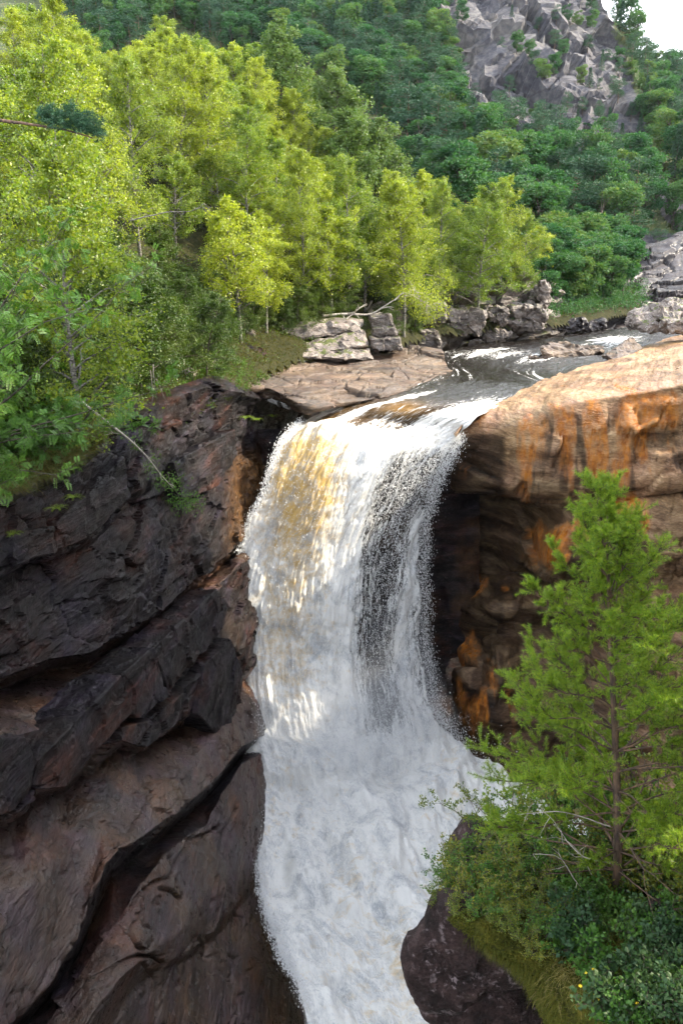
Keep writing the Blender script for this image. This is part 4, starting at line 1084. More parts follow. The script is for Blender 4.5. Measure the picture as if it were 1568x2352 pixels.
# pale boulders on the right bank
stone('boulder', 'pale angular boulder with a pointed nose on the right river bank', [(1452, 728), (1470, 712), (1505, 700), (1520, 712), (1516, 752), (1488, 766), (1468, 762)], [83, 84, 85, 84, 82, 81, 82], 3.5, 'rock_grey', 22, 0.12, bev=0.2, slope=-0.2)
stone('boulder', 'big pale cracked boulder at the right picture edge above the river', [(1510, 706), (1545, 696), (1620, 694), (1625, 742), (1575, 748), (1520, 742)], [82, 83, 84, 82, 80.5, 80.5], 4.0, 'rock_grey', 23, 0.14, bev=0.25, slope=-0.15)
stone('boulder', 'lower pale boulder wedged under the big cracked one', [(1532, 742), (1600, 738), (1640, 742), (1630, 764), (1560, 768), (1535, 760)], 79.5, 3.0, 'rock_grey', 24, 0.1, bev=0.2)
stone('rock', 'flat tan rock at the water edge below the pale boulders', [(1392, 812), (1430, 800), (1470, 792), (1480, 800), (1440, 812), (1400, 822)], [74, 77, 79, 78, 75, 73], 1.5, 'rock_shelf', 25, 0.06)
# boulders along the foot of the left bank upstream
for i, (pl, yy, lb) in enumerate((
    ([(1030, 716), (1108, 708), (1116, 742), (1100, 770), (1040, 772), (1024, 750)], 84, 'dark wet overhanging block above the black pool behind the shelf'),
    ([(1118, 712), (1150, 700), (1168, 716), (1160, 738), (1125, 742)], 86, 'squarish lit block in the strata left of the river'),
    ([(1170, 702), (1252, 706), (1256, 738), (1180, 732)], 88, 'long dark flat-topped block in the river bank strata'),
    ([(1238, 650), (1262, 654), (1270, 700), (1246, 712), (1232, 690)], 90, 'upright dark pillar of rock at the end of the strata'),
    ([(1150, 742), (1230, 738), (1262, 758), (1200, 766), (1150, 762)], 88, 'smooth dark slanting slab at the water line'),
    ([(1112, 758), (1150, 750), (1172, 768), (1150, 786), (1108, 784)], 86.5, 'low wet broken rock at the river edge below the strata'),
    ([(1275, 738), (1340, 728), (1362, 752), (1320, 764), (1285, 762)], 94, 'purplish tilted slab by the far river edge'),
    ([(1352, 744), (1380, 736), (1394, 752), (1372, 764), (1354, 762)], 97, 'small round purplish boulder at the far river edge'),
    ([(925, 770), (1000, 758), (1010, 786), (990, 806), (930, 800)], 79, 'black wet rock in the corner behind the shelf'),
    ([(960, 706), (1022, 698), (1030, 738), (970, 748)], 80, 'mossy block under the drooping birch branch'))):
    stone('rock_block', lb, pl, yy, 2.6, 'rock_bank' if i not in (6, 7) else 'rock_purple', 30 + i, 0.12, bev=0.15)
# pale outcrop among the birches
stone('rock_block', 'tall grey outcrop half hidden among the birches above the shelf', [(705, 530), (752, 524), (772, 560), (765, 620), (735, 660), (708, 640)], [76, 76, 76.5, 76, 75, 75], 3.0, 'rock_grey', 50, 0.2, bev=0.2)
stone('rock_block', 'low grey ledge under the tall outcrop among the birches', [(690, 662), (760, 650), (800, 680), (780, 705), (700, 700)], 73.5, 3.0, 'rock_grey', 51, 0.2, bev=0.2)
# ------------------------------------------------------------------ trees
def make_tree(kind, seed, H, spread, leaf, bark, leaves, leaf_len, leaf_wid, low=0.25, up=0.75, droop=0.10, nb=24, tw=6, r0=None, bend=0.5):
    """an Empty with the parts trunk and crown: limbs and twigs carry leaves"""
    rng = np.random.default_rng(seed)
    root = empty(kind)
    stem = Acc(); wood = Acc(); C = []
    n = 9
    t = np.linspace(0, 1, n)
    bx, by = rng.normal(0, bend, 2)
    path = np.stack([bx * t ** 2 + 0.12 * np.cumsum(rng.normal(0, 0.5, n)) * t, by * t ** 2 + 0.12 * np.cumsum(rng.normal(0, 0.5, n)) * t, H * t * 0.96], -1)
    r0 = r0 or H * 0.013
    stem.add(*tube(path, r0 * (1.02 - t * 0.93), 7))
    per = max(6, leaves // (nb * tw))
    for i in range(nb):
        tt = low + (0.97 - low) * (i + rng.uniform(0, 1)) / nb
        p = np.array([np.interp(tt, t, path[:, k_]) for k_ in range(3)])
        az = i * 2.39996 + rng.normal(0, 0.5)
        x = (tt - low) / (1 - low)
        L = spread * (0.35 + 0.75 * np.sin(math.pi * (0.22 + 0.74 * x)) ) * rng.uniform(0.65, 1.2) * (1 - 0.45 * x)
        d = np.array([math.cos(az), math.sin(az), up * rng.uniform(0.5, 1.4) + 0.5 * x])
        d /= np.linalg.norm(d)
        bp = [p]
        ns = 6
        for s_ in range(ns):
            p = p + d * L / ns
            bp.append(p)
            d = d + rng.normal(0, 0.16, 3) - np.array((0, 0, droop * (0.4 + 0.25 * s_)))
            d /= np.linalg.norm(d)
        bp = np.array(bp)
        wood.add(*tube(bp, np.linspace(r0 * 0.42 * (1.1 - 0.6 * x), 0.006, ns + 1), 4))
        for j in range(tw):
            a = rng.uniform(0.25, 1.0)
            q = np.array([np.interp(a * ns, np.arange(ns + 1), bp[:, k_]) for k_ in range(3)])
            e = unit((bp[-1] - bp[0])) * 0.5 + rng.normal(0, 0.6, 3); e[2] += 0.15
            e = unit(e)
            l = L * rng.uniform(0.22, 0.42)
            tp = [q]
            for s_ in range(3):
                q = q + e * l / 3
                e = unit(e + rng.normal(0, 0.15, 3) - np.array((0, 0, droop * 1.6)))
                tp.append(q)
            tp = np.array(tp)
            wood.add(*tube(tp, np.linspace(0.011, 0.004, 4), 3))
            m = int(per * rng.uniform(0.6, 1.4))
            f = rng.uniform(0.15, 1.08, m) * 3
            c = np.stack([np.interp(f, np.arange(4), tp[:, k_]) for k_ in range(3)], -1)
            c = c + rng.normal(0, 1, (m, 3)) * np.array((0.15, 0.15, 0.13)) * (0.6 + 0.5 * l)
            c[:, 2] -= np.abs(rng.normal(0, droop * 0.9, m))
            C.append(c)
    C = np.concatenate(C)
    tk_ = link('trunk', stem.mesh('trunk', [M[bark]]), root)
    link('branches', wood.mesh('branches', [M[bark]]), tk_)
    V, Q = leaf_quads(rng, C, leaf_len, leaf_wid, 0.4, droop=0.25)
    link('crown', make_mesh('crown', V, quads=Q, smooth=False, mats=[M[leaf]]), root)
    root['size'] = H
    return root

def make_far_tree(kind, seed, H, form):
    rng = np.random.default_rng(seed)
    root = empty(kind); wood = Acc()
    t = np.linspace(0, 1, 5)
    path = np.stack([0.15 * t * rng.normal(), 0.15 * t * rng.normal(), H * t * 0.95], -1) + 0
    wood.add(*tube(path, H * 0.014 * (1.05 - t * 0.9), 5))
    C, A = [], []
    if form == 'broad':
        nc = 22
        for i in range(nc):
            z = rng.uniform(0.22, 0.96); w = 0.30 * H * math.sin(math.pi * (0.15 + 0.72 * (z - 0.2) / 0.75)) ** 0.7
            a = i * 2.4; rr_ = w * math.sqrt(rng.uniform(0.1, 1)) * 0.85
            c = np.array([rr_ * math.cos(a), rr_ * math.sin(a), z * H]); s_ = H * rng.uniform(0.045, 0.12)
            m = 210
            dv = unit(rng.normal(size=(m, 3))); rad = s_ * rng.uniform(0.55, 1.1, m)[:, None]
            C.append(c + dv * rad * np.array((1.15, 1.15, 0.8))); A.append(dv)
            wood.add(*tube(np.array([[0, 0, z * H * 0.75], c * 0.6 + np.array([0, 0, z * H * 0.3]), c]), [0.05, 0.035, 0.015], 3))
        L, Wd = 0.25, 0.17
    elif form == 'pine':
        for i in range(26):
            z = rng.uniform(0.32, 0.98); w = 0.24 * H * (1.12 - z) ** 0.55 * rng.uniform(0.5, 1.2)
            a = i * 2.4; c = np.array([w * math.cos(a), w * math.sin(a), z * H + 0.12 * w])
            m = 110; dv = unit(rng.normal(size=(m, 3)))
            C.append(c + dv * rng.uniform(0.4, 1, m)[:, None] * np.array((0.11, 0.11, 0.045)) * H); A.append(dv + np.array((0, 0, 0.6)))
            wood.add(*tube(np.array([[0, 0, z * H - 0.1], c * np.array((.5, .5, 1)) - np.array([0, 0, .08]), c]), [0.045, 0.03, 0.015], 3))
        L, Wd = 0.30, 0.085
    else:
        for i in range(60):
            z = 0.10 + 0.88 * (i / 60.0); w = 0.20 * H * (1.02 - z) * rng.uniform(0.75, 1.15)
            a = i * 2.4; m = 30
            f = rng.uniform(0.1, 1, m)[:, None]
            e = np.array([math.cos(a), math.sin(a), -0.28])
            C.append(np.array([0, 0, z * H]) + e * f * w + rng.normal(0, 0.06, (m, 3)) * np.array((1, 1, .5))); A.append(np.tile(e, (m, 1)))
        L, Wd = 0.34, 0.14
    C = np.concatenate(C); A = np.concatenate(A)
    link('trunk', wood.mesh('trunk', [M['bark_dark' if form != 'pine' else 'bark_pine']]), root)
    V, Q = leaf_quads(rng, C, L, Wd, 0.3, axis=A)
    link('crown', make_mesh('crown', V, quads=Q, smooth=False, mats=[M['leaf_far' if form == 'broad' else 'leaf_far_pine']]), root)
    root['size'] = H
    return root

HIDE = []
class Stock:
    """tree patterns: the first use moves the pattern itself, later uses copy it with its parts"""
    def __init__(s, items): s.items, s.used = items, [False] * len(items)
    def place(s, i, loc, H, rz, label, cat, group, lean=(0, 0), wide=1.0):
        i %= len(s.items)
        src = s.items[i]
        o = src if not s.used[i] else copy_tree(src)
        s.used[i] = True
        o.location = loc
        k_ = H / src['size']
        o.scale = (k_ * wide, k_ * wide, k_)
        o.rotation_euler = (lean[0], lean[1], rz)
        tag(o, label, cat, group)
        return o
    def drop_unused(s):
        for o, u_ in zip(s.items, s.used):
            if not u_:
                for c in list(o.children): bpy.data.objects.remove(c)
                bpy.data.objects.remove(o)

birches = Stock([make_tree('birch_tree', 1000 + i, 9.0, 2.7, ('leaf_birch', 'leaf_birch_green')[i % 2], 'bark_birch', 13000, 0.13, 0.095, low=0.22 + 0.03 * (i % 3), nb=26, tw=8) for i in range(6)])
big_birches = Stock([make_tree('birch_tree', 1050 + i, 14.0, 3.7, ('leaf_birch_green', 'leaf_birch')[i], 'bark_birch', 27000, 0.125, 0.09, low=0.16, nb=44, tw=9, r0=0.15) for i in range(2)])
alders = Stock([make_tree('alder_tree', 1100 + i, 7.0, 2.8, 'leaf_alder', 'bark_dark', 14000, 0.11, 0.085, low=0.12, nb=26, tw=8, up=0.5, droop=0.14) for i in range(3)])
aspens = Stock([make_tree('aspen_tree', 1200 + i, 11.0, 3.6, 'leaf_aspen', 'bark_dark', 15000, 0.17, 0.13, low=0.2, nb=30, tw=8, up=1.2, droop=0.0) for i in range(2)])

# the leafy edge of the wood against the sky slope: (px, py) of the highest foliage
TOPLINE = np.array([(-300, -160), (0, -120), (150, -40), (235, 95), (275, 70), (340, 40), (400, -20), (470, 25), (540, 62), (640, 45), (700, 55), (760, 105), (830, 120), (900, 165), (940, 230), (960, 320), (1010, 352),
                    (1060, 410), (1120, 398), (1180, 440), (1230, 470), (1262, 580), (1300, 650)], float)
rng = np.random.default_rng(77)
spots = []
def plant(stock, idx, px, py, Y, label, cat='tree', group=None, hmin=4.0, hmax=15.0, wide=1.0, name=None):
    """crown top at the traced spot; the foot stands on the ground below it"""
    P_ = PY(px, py, Y)
    g = float(bank_z(P_[0], P_[1]))
    H = float(np.clip(P_[2] - g, hmin, hmax))
    if stock is birches and H > 10.5: stock = big_birches
    spots.append((P_[0], P_[1]))
    return stock.place(idx, (P_[0], P_[1], g - 0.15), H, rng.uniform(0, 6.28), label, cat, group, (rng.normal(0, 0.03), rng.normal(0, 0.03)), wide)
G1 = 'birches of the sunlit wood above the gorge'
for i, (px, py, Y, lb, w) in enumerate((
    (40, -150, 42, 'tall birch filling the upper left corner of the wood', 1.1), (150, -20, 50, 'leafy birch just right of the corner birch, its top at the frame edge', 1.1),
    (100, 120, 31, 'birch with dark bare trunks visible under its crown, left of the wood', 1.1), (390, -15, 74, 'tallest birch of the upper wood, its tip touching the frame', 1.05),
    (285, 75, 60, 'narrow bright birch left of the tallest birch', 0.9), (470, 60, 76, 'full birch crown right of the tallest birch', 1.1), (560, 150, 72, 'yellow-green birch in front of the dark aspens', 1.1),
    (690, 262, 70, 'slender birch with a nodding top in the middle of the wood', 0.9), (800, 272, 74, 'birch with drooping pale twigs beside the slender one', 0.95),
    (920, 312, 78, 'thin weeping birch at the dark slope edge', 0.85), (1020, 358, 84, 'lone bright birch top against the dark mountain wood', 0.8),
    (935, 402, 76, 'round bright birch standing on the river bank above the dead branch', 1.25), (1112, 408, 86, 'broad bright birch over the river bank strata', 1.2),
    (1165, 395, 92, 'birch with thin brownish top behind the broad bright one', 0.95), (1215, 470, 93, 'dull green birch at the right end of the birch row', 1.0))):
    plant(birches, i, px, py, Y, lb, group=G1, wide=w, hmax=14)
for i, (px, py, Y, lb) in enumerate(((640, 48, 98, 'dark green aspen with pale upright shoots, leftmost of the aspens'), (755, 108, 98, 'broad aspen with pale pointed shoots in the middle of its group'),
                                   (875, 168, 98, 'rightmost aspen beside the dark mountain wood'), (810, 200, 92, 'lower aspen in front of the aspen group'))):
    plant(aspens, i, px, py, Y, lb, group='dark green aspens behind the birches', hmax=15, wide=1.15)
def where_in_wood(px, py, H):
    col = ('at the far left of the wood' if px < 150 else 'above the grassy ledge' if px < 330 else 'above the dark cliff' if px < 500 else 'above the slanting dark block' if px < 640 else 'above the tan shelf' if px < 850
           else 'above the river bank strata')
    row = 'high up' if py < 230 else 'half-way up' if py < 420 else 'low down'
    return ' ' + row + ' ' + col
# the wood's filling: many birches that nothing tells apart, and darker alders along the rim
def fill(n, stock, srange, yrange, hr, sep, label, cat, group, drop=30, wide=1.1):
    made = 0
    for _ in range(n * 60):
        if made >= n: break
        Y = rng.uniform(*yrange); s_ = rng.uniform(*srange)
        k_ = int(np.argmin(np.abs(BANK[:, 1] - Y)))
        bx = np.interp(Y, BANK[:, 1], BANK[:, 0])
        x = bx - s_ * (1.0 if Y < 60 else 0.7)
        yy = Y + (0 if Y < 60 else 0.6 * s_)
        if bank_dist(x, yy) < srange[0] * 0.8: continue
        g = float(bank_z(x, yy))
        H = rng.uniform(*hr)
        px_, py_ = PIX((x, yy, g + H))
        lim = np.interp(px_, TOPLINE[:, 0], TOPLINE[:, 1]) + drop
        if px_ < -160 or px_ > 1270: continue
        if stock is alders and Y > 49 and 430 < px_ < 880: continue
        if py_ < lim:
            for _k in range(8):
                H *= 0.88
                px_, py_ = PIX((x, yy, g + H))
                if py_ >= lim: break
            if H < hr[0] * 0.55 or py_ < lim: continue
        if any((x - a) ** 2 + (yy - b_) ** 2 < sep * sep for a, b_ in spots): continue
        spots.append((x, yy))
        (big_birches if stock is birches and H > 10.5 else stock).place(made + int(Y), (x, yy, g - 0.15), H, rng.uniform(0, 6.28), label + where_in_wood(px_, py_ + 60, H), cat, group, (rng.normal(0, 0.04), rng.normal(0, 0.04)), wide)
        made += 1
    return made
nA = fill(44, alders, (0.4, 6), (23, 84), (3.5, 6.5), 1.6, 'dark alder', 'tree', 'dark alders along the cliff rim', 120, 1.15)
nB = fill(120, birches, (2.0, 40), (24, 96), (7.0, 11.0), 2.3, 'birch', 'tree', 'crowded birches of the sunlit wood', 30, 1.15)
for _ in range(700):
    Y = rng.uniform(52, 74); bx = np.interp(Y, BANK[:, 1], BANK[:, 0]); x = bx - rng.uniform(2.2, 7.0)
    if bank_dist(x, Y) < 2.0 or any((x - a) ** 2 + (Y - b_) ** 2 < 1.3 ** 2 for a, b_ in spots): continue
    g = float(bank_z(x, Y)); px_, py_ = PIX((x, Y, g))
    if not 440 < px_ < 880: continue
    spots.append((x, Y))
    alders.place(int(Y * 3), (x, Y, g - 0.2), rng.uniform(2.4, 4.2), rng.uniform(0, 6.28), 'low bushy alder behind the shelf blocks' + (', near the dark slanting block' if px_ < 600 else ', over the long pale block' if px_ < 740 else ', near the squat stack'), 'tree', 'low alders behind the shelf', wide=1.5)
print('fill', nA, nB)
aspens.drop_unused()

# ------------------------------------------------------------------ the mountain's trees
broads = Stock([make_far_tree('broadleaf_tree', 2000 + i, 7.0, 'broad') for i in range(4)])
pines = Stock([make_far_tree('pine_tree', 2100 + i, 8.0, 'pine') for i in range(4)])
spruces = Stock([make_far_tree('spruce_tree', 2200 + i, 8.0, 'spruce') for i in range(2)])
mpx, mpy = PIX(MG)
bare = bare_mask(mpx, mpy)
cand = np.argwhere((mpx > -40) & (mpx < 1640) & (mpy > -20) & (mpy < 668) & (mrt[:, None] < 7.02))
rng.shuffle(cand)
taken = np.zeros((0, 2)); cnt = dict(b=0, p=0, s=0)
def zones(x, y):
    if y < 330:
        col = ('above the corner birches' if x < 350 else 'above the tallest birch' if x < 600 else 'above the aspens' if x < 800 else 'left of the pale cliff' if x < 1060 else 'under the pale cliff' if x < 1250
               else 'under the cliff corner' if x < 1400 else 'on the right ridge')
        row = 'high up' if y < 60 else 'upper slope' if y < 130 else 'mid slope' if y < 220 else 'low slope'
    else:
        col = 'behind the birches' if x < 1180 else 'behind the birch row end' if x < 1320 else 'over the far bank' if x < 1450 else 'at the right edge'
        row = 'upper slope' if y < 430 else 'mid slope' if y < 530 else 'near the river'
    return row + ' ' + col
for i, j in cand:
    x, y = mpx[i, j], mpy[i, j]
    lim = np.interp(x, TOPLINE[:, 0], TOPLINE[:, 1])
    if y > lim + (130 if x > 620 else 70) and x < 1250: continue
    if bare[i, j] > 0.25 and rng.random() > 0.015: continue
    sep = 21 + 13 * (y > 330)
    if len(taken) and (((taken[:, 0] - x) / sep) ** 2 + ((taken[:, 1] - y) / (sep * 0.8)) ** 2).min() < 1: continue
    kind = rng.choice(3, p=(0.46, 0.38, 0.16)) if y > 280 else rng.choice(3, p=(0.42, 0.42, 0.16))
    key = 'bps'[kind]
    if cnt[key] >= 290: continue
    taken = np.vstack([taken, (x, y)])
    cnt[key] += 1
    p_ = MG[i, j] + np.array((0, 0, -0.3))
    small = 0.55 if bare[i, j] > 0.35 else 1.0
    nm = ('broad-leaved tree', 'pine', 'spruce')[kind]
    lb = ('round broadleaf', 'layered pine', 'pointed spruce')[kind] + ' ' + zones(x, y)
    (broads, pines, spruces)[kind].place(int(rng.integers(9)), p_, rng.uniform(5.5, 9.0) * small * (1.25 if y > 330 else 1.0), rng.uniform(0, 6.28), lb, 'tree', nm + 's of the mountain wood', wide=rng.uniform(0.95, 1.35))
print('mountain', cnt)
# trees along the bank upstream, between the strata and the purple slabs
for _ in range(900):
    x_, y_ = rng.uniform(14, 62), rng.uniform(84, 124)
    sd = float(bank_dist(x_, y_))
    if not 2.0 < sd < 16: continue
    px_, py_ = PIX((x_, y_, float(bank_z(x_, y_))))
    if px_ < 1150 or px_ > 1440 or any((x_ - a) ** 2 + (y_ - b_) ** 2 < 2.6 ** 2 for a, b_ in spots): continue
    spots.append((x_, y_))
    broads.place(int(rng.integers(9)), (x_, y_, float(bank_z(x_, y_)) - 0.2), rng.uniform(4.5, 8.0), rng.uniform(0, 6.28), 'leafy tree on the river bank ' + ('behind the strata' if px_ < 1290 else 'beside the purple slabs') + (', front rank' if sd < 6 else ', rear rank'), 'tree', 'broad-leaved trees of the river bank', wide=1.3)
# the pine standing out on the ridge against the sky, and smaller ones beside it
for px, py, h, lb in ((1416, 108, 11.5, 'tall thin spruce standing alone on the ridge against the sky'), (1440, 140, 5, 'small spruce just below the tall one on the ridge'), (1388, 72, 6, 'small ridge spruce left of the tall one'),
                      (1470, 170, 5, 'little spruce on the ridge right of the tall one'), (1500, 182, 4.5, 'ridge spruce farther down toward the right edge')):
    k_ = np.argmin((mpx - px) ** 2 + (mpy - py) ** 2 + 1e4 * (mrt[:, None] < 5.5))
    p_ = MG.reshape(-1, 3)[k_]
    spruces.place(int(px), p_ + np.array((0, 0, -0.3)), h, px, lb, 'tree', 'ridge spruces against the sky', wide=0.95)
fpx, fpy = PIX(FHG)
cand = np.argwhere((fpx > 1440) & (fpx < 1620) & (fpy > 140) & (fpy < 330)); rng.shuffle(cand)
tk = np.zeros((0, 2)); nf = 0
for i, j in cand:
    x, y = fpx[i, j], fpy[i, j]
    if len(tk) and ((tk - (x, y)) ** 2).sum(1).min() < 13 ** 2: continue
    tk = np.vstack([tk, (x, y)]); nf += 1
    if nf > 60: break
    broads.place(int(rng.integers(9)), FHG[i, j], rng.uniform(8, 12), rng.uniform(0, 6), 'hazy tree on the farthest hill ' + ('near its crest' if y < 200 else 'half-way down' if y < 260 else 'low down') + (' at the frame edge' if x > 1540 else ' beside the ridge'), 'tree', 'trees on the farthest hill', wide=1.3)

# unseen trees added on the shading hill to break its shadow on the fall
for i in range(34):
    a, b_ = int(rng.uniform(74, 98)), int(rng.uniform(10, 34))
    (broads, pines)[i % 2].place(int(rng.integers(9)), SHADE_HILL[a, b_] - np.array((0, 0, 0.4)), rng.uniform(8, 13), rng.uniform(0, 6.28), ('broadleaf', 'pine')[i % 2] + ' added for shade on the unseen hill past the right edge', 'tree', 'trees added for shade right of the gorge', wide=1.3)
# bushes and heather between the trees: one mass nobody could count
def scatter(name, P, Nrm, L, Wd, mat, seed, label, lift=0.5, per=1):
    rg = np.random.default_rng(seed)
    C = np.repeat(P, per, 0) + rg.normal(0, lift * 0.6, (len(P) * per, 3)) * np.array((1.5, 1.5, 0.5))
    C[:, 2] += np.abs(rg.normal(0, lift, len(C)))
    V, Q = leaf_quads(rg, C, L, Wd, 0.4)
    o = link(name, make_mesh(name, V, quads=Q, smooth=False, mats=[M[mat]]))
    return tag(o, label, 'undergrowth', None, 'stuff')
sel = np.argwhere((mpx > 200) & (mpx < 1600) & (mpy > -20) & (mpy < 680) & (bare < 0.3))
pick = sel[rng.integers(len(sel), size=2600)]
scatter('undergrowth', MG[pick[:, 0], pick[:, 1]], None, 0.42, 0.26, 'leaf_far', 3, 'bushes and saplings covering the mountainside', 0.55, 14)
sel = np.argwhere((gs > 0.0) & (gs < 22) & (gy > 18) & (gy < 125))
pick = sel[rng.integers(len(sel), size=2600)]
scatter('undergrowth', np.stack([gx, gy, gz], -1)[pick[:, 0], pick[:, 1]], None, 0.16, 0.10, 'leaf_alder', 4, 'low bushes on the floor of the birch wood', 0.35, 22)

qx, qy = np.meshgrid(np.linspace(12, 60, 160), np.linspace(84, 126, 160)); qz = bank_z(qx, qy); qs = bank_dist(qx, qy); qpx, qpy = PIX(np.stack([qx, qy, qz], -1))
sel = np.argwhere((qs > 0.2) & (qs < 9) & (qpx > 1160) & (qpx < 1480)); pick = sel[rng.integers(len(sel), size=1300)]
scatter('undergrowth', np.stack([qx, qy, qz], -1)[pick[:, 0], pick[:, 1]], None, 0.26, 0.16, 'leaf_far', 24, 'bushes along the river bank beside the purple slabs', 0.6, 16)
# ------------------------------------------------------------------ foreground: mossy knoll, boulder, pine, bushes
kr = [
    [(1085, 1985, 13.2), (1180, 1940, 13.8), (1300, 1920, 14.2), (1450, 1930, 14.0), (1640, 1900, 13.5), (2000, 1850, 13)],
    [(1040, 2030, 11.6), (1140, 2010, 11.9), (1280, 2010, 12.0), (1430, 2045, 11.4), (1640, 2030, 10.8), (2000, 2000, 10)],
    [(1008, 2075, 10.6), (1110, 2090, 10.2), (1260, 2130, 9.9), (1430, 2170, 9.4), (1640, 2170, 9.0), (2000, 2150, 8.5)],
    [(1022, 2112, 10.2), (1105, 2150, 9.7), (1225, 2210, 9.2), (1400, 2280, 8.4), (1640, 2300, 7.8), (2000, 2300, 7.4)],
    [(1066, 2142, 10.4), (1130, 2172, 9.8), (1235, 2262, 9.2), (1390, 2400, 7.8), (1640, 2440, 7.0), (2000, 2450, 6.6)],
    [(1100, 2160, 10.9), (1170, 2190, 10.3), (1262, 2352, 9.4), (1390, 2560, 7.6), (1640, 2650, 6.6), (2000, 2700, 6)],
    [(1150, 2200, 11.6), (1220, 2260, 11), (1290, 2480, 9.6), (1390, 2800, 7.8), (1640, 3000, 6.6), (2000, 3100, 6)],
]
def knoll_disp(G, r, c): return 0.10 * fbm(G * 1.2, 4, 801) + 0.03 * fbm(G * 5, 3, 803)
KG, krt, kct = loft('knoll', kr, 150, 170, None, knoll_disp, build=False)
knoll = link('knoll_terrain', make_mesh('knoll_terrain', KG.reshape(-1, 3), quads=grid_quads_facing(KG), mats=[M['moss']]))
knoll['kind'] = 'structure'
kpx, kpy = PIX(KG)
KN = grid_normals(KG, CAM)
def on_knoll(px, py):
    k_ = np.argmin((kpx - px) ** 2 + (kpy - py) ** 2)
    return KG.reshape(-1, 3)[k_]

# boulder: traced outline given a rounded body
def body_rock(name, label, outline, Yc, depth, mat, seed, rough=0.05, n=64, m=44, cat='boulder', group=None):
    A = np.array(outline, float)
    P_ = PY(A[:, 0], A[:, 1], Yc)
    c = P_.mean(0)
    e = P_ - c
    ang = np.arctan2(e[:, 2], e[:, 0]); rad = np.hypot(e[:, 0], e[:, 2])
    o_ = np.argsort(ang); ang, rad = ang[o_], rad[o_]
    aa = np.concatenate([ang - 2 * math.pi, ang, ang + 2 * math.pi]); ra = np.tile(rad, 3)
    th = np.linspace(-math.pi, math.pi, n, endpoint=False)
    R_ = np.interp(th, aa, ra)
    ph = np.linspace(-math.pi / 2, math.pi / 2, m)
    cs, sn = np.cos(ph) ** 0.8, np.sin(ph)
    V = np.stack([c[0] + cs[:, None] * (R_ * np.cos(th))[None], c[1] + sn[:, None] * depth * np.ones(n)[None], c[2] + cs[:, None] * (R_ * np.sin(th))[None]], -1)
    q = (V - c)
    V = V + unit(q) * (rough * 2.4 * fbm(V * 1.1, 4, seed) + rough * 0.8 * facets(V * 1.3, seed + 3, 0.9)[0] + rough * 0.3 * fbm(V * 6, 3, seed + 1))[..., None]
    a = np.arange(n * m).reshape(m, n); nx = np.roll(a, -1, 1)
    Q = np.stack([a[:-1], nx[:-1], nx[1:], a[1:]], -1).reshape(-1, 4)
    o = link(name, make_mesh(name, V.reshape(-1, 3), quads=Q, mats=[M[mat]]))
    return tag(o, label, cat, group)
body_rock('boulder', 'purplish lichen-spotted boulder under the mossy knoll beside the white water', [(1010, 2055), (965, 2130), (937, 2235), (950, 2285), (1000, 2300), (1060, 2270), (1120, 2230), (1190, 2230), (1240, 2220), (1180, 2130), (1090, 2060)], 10.5, 0.6, 'boulder', 31, 0.10)
body_rock('boulder', 'dark hollowed rock beneath the purplish boulder at the bottom edge', [(960, 2290), (1000, 2352), (1060, 2480), (1200, 2500), (1290, 2420), (1265, 2290), (1200, 2215), (1100, 2240), (1010, 2270)], 11.2, 0.5, 'boulder', 33, 0.08)
body_rock('boulder', 'dark rock hidden behind the bushes at the top of the knoll', [(1045, 1930), (1075, 1895), (1130, 1905), (1160, 1960), (1110, 2010), (1050, 2010)], 13.6, 0.6, 'boulder', 37, 0.06)
body_rock('rock', 'weathered grey rock showing through the plants at the right edge', [(1480, 2090), (1515, 2078), (1560, 2095), (1575, 2135), (1530, 2140), (1495, 2115)], 10.0, 0.3, 'boulder', 41, 0.06, cat='rock')

# ---- the young pine
def needle_shoot(rng, V, T, A, n0, p0, d, L, k, nl, wd):
    f = rng.uniform(0, 1, k)
    base = p0 + d * (f * L)[:, None]
    s_ = unit(np.cross(np.tile(d, (k, 1)), rng.normal(size=(k, 3))))
    nd = unit(d * rng.uniform(0.45, 1.1, k)[:, None] + s_)
    l = nl * rng.uniform(0.7, 1.2, k)[:, None]
    w = unit(np.cross(nd, rng.normal(size=(k, 3)))) * wd * 0.5
    V.append(np.stack([base - w, base + w, base + nd * l], 1).reshape(-1, 3))
    T.append(n0 + np.arange(k * 3).reshape(-1, 3))
    return n0 + k * 3

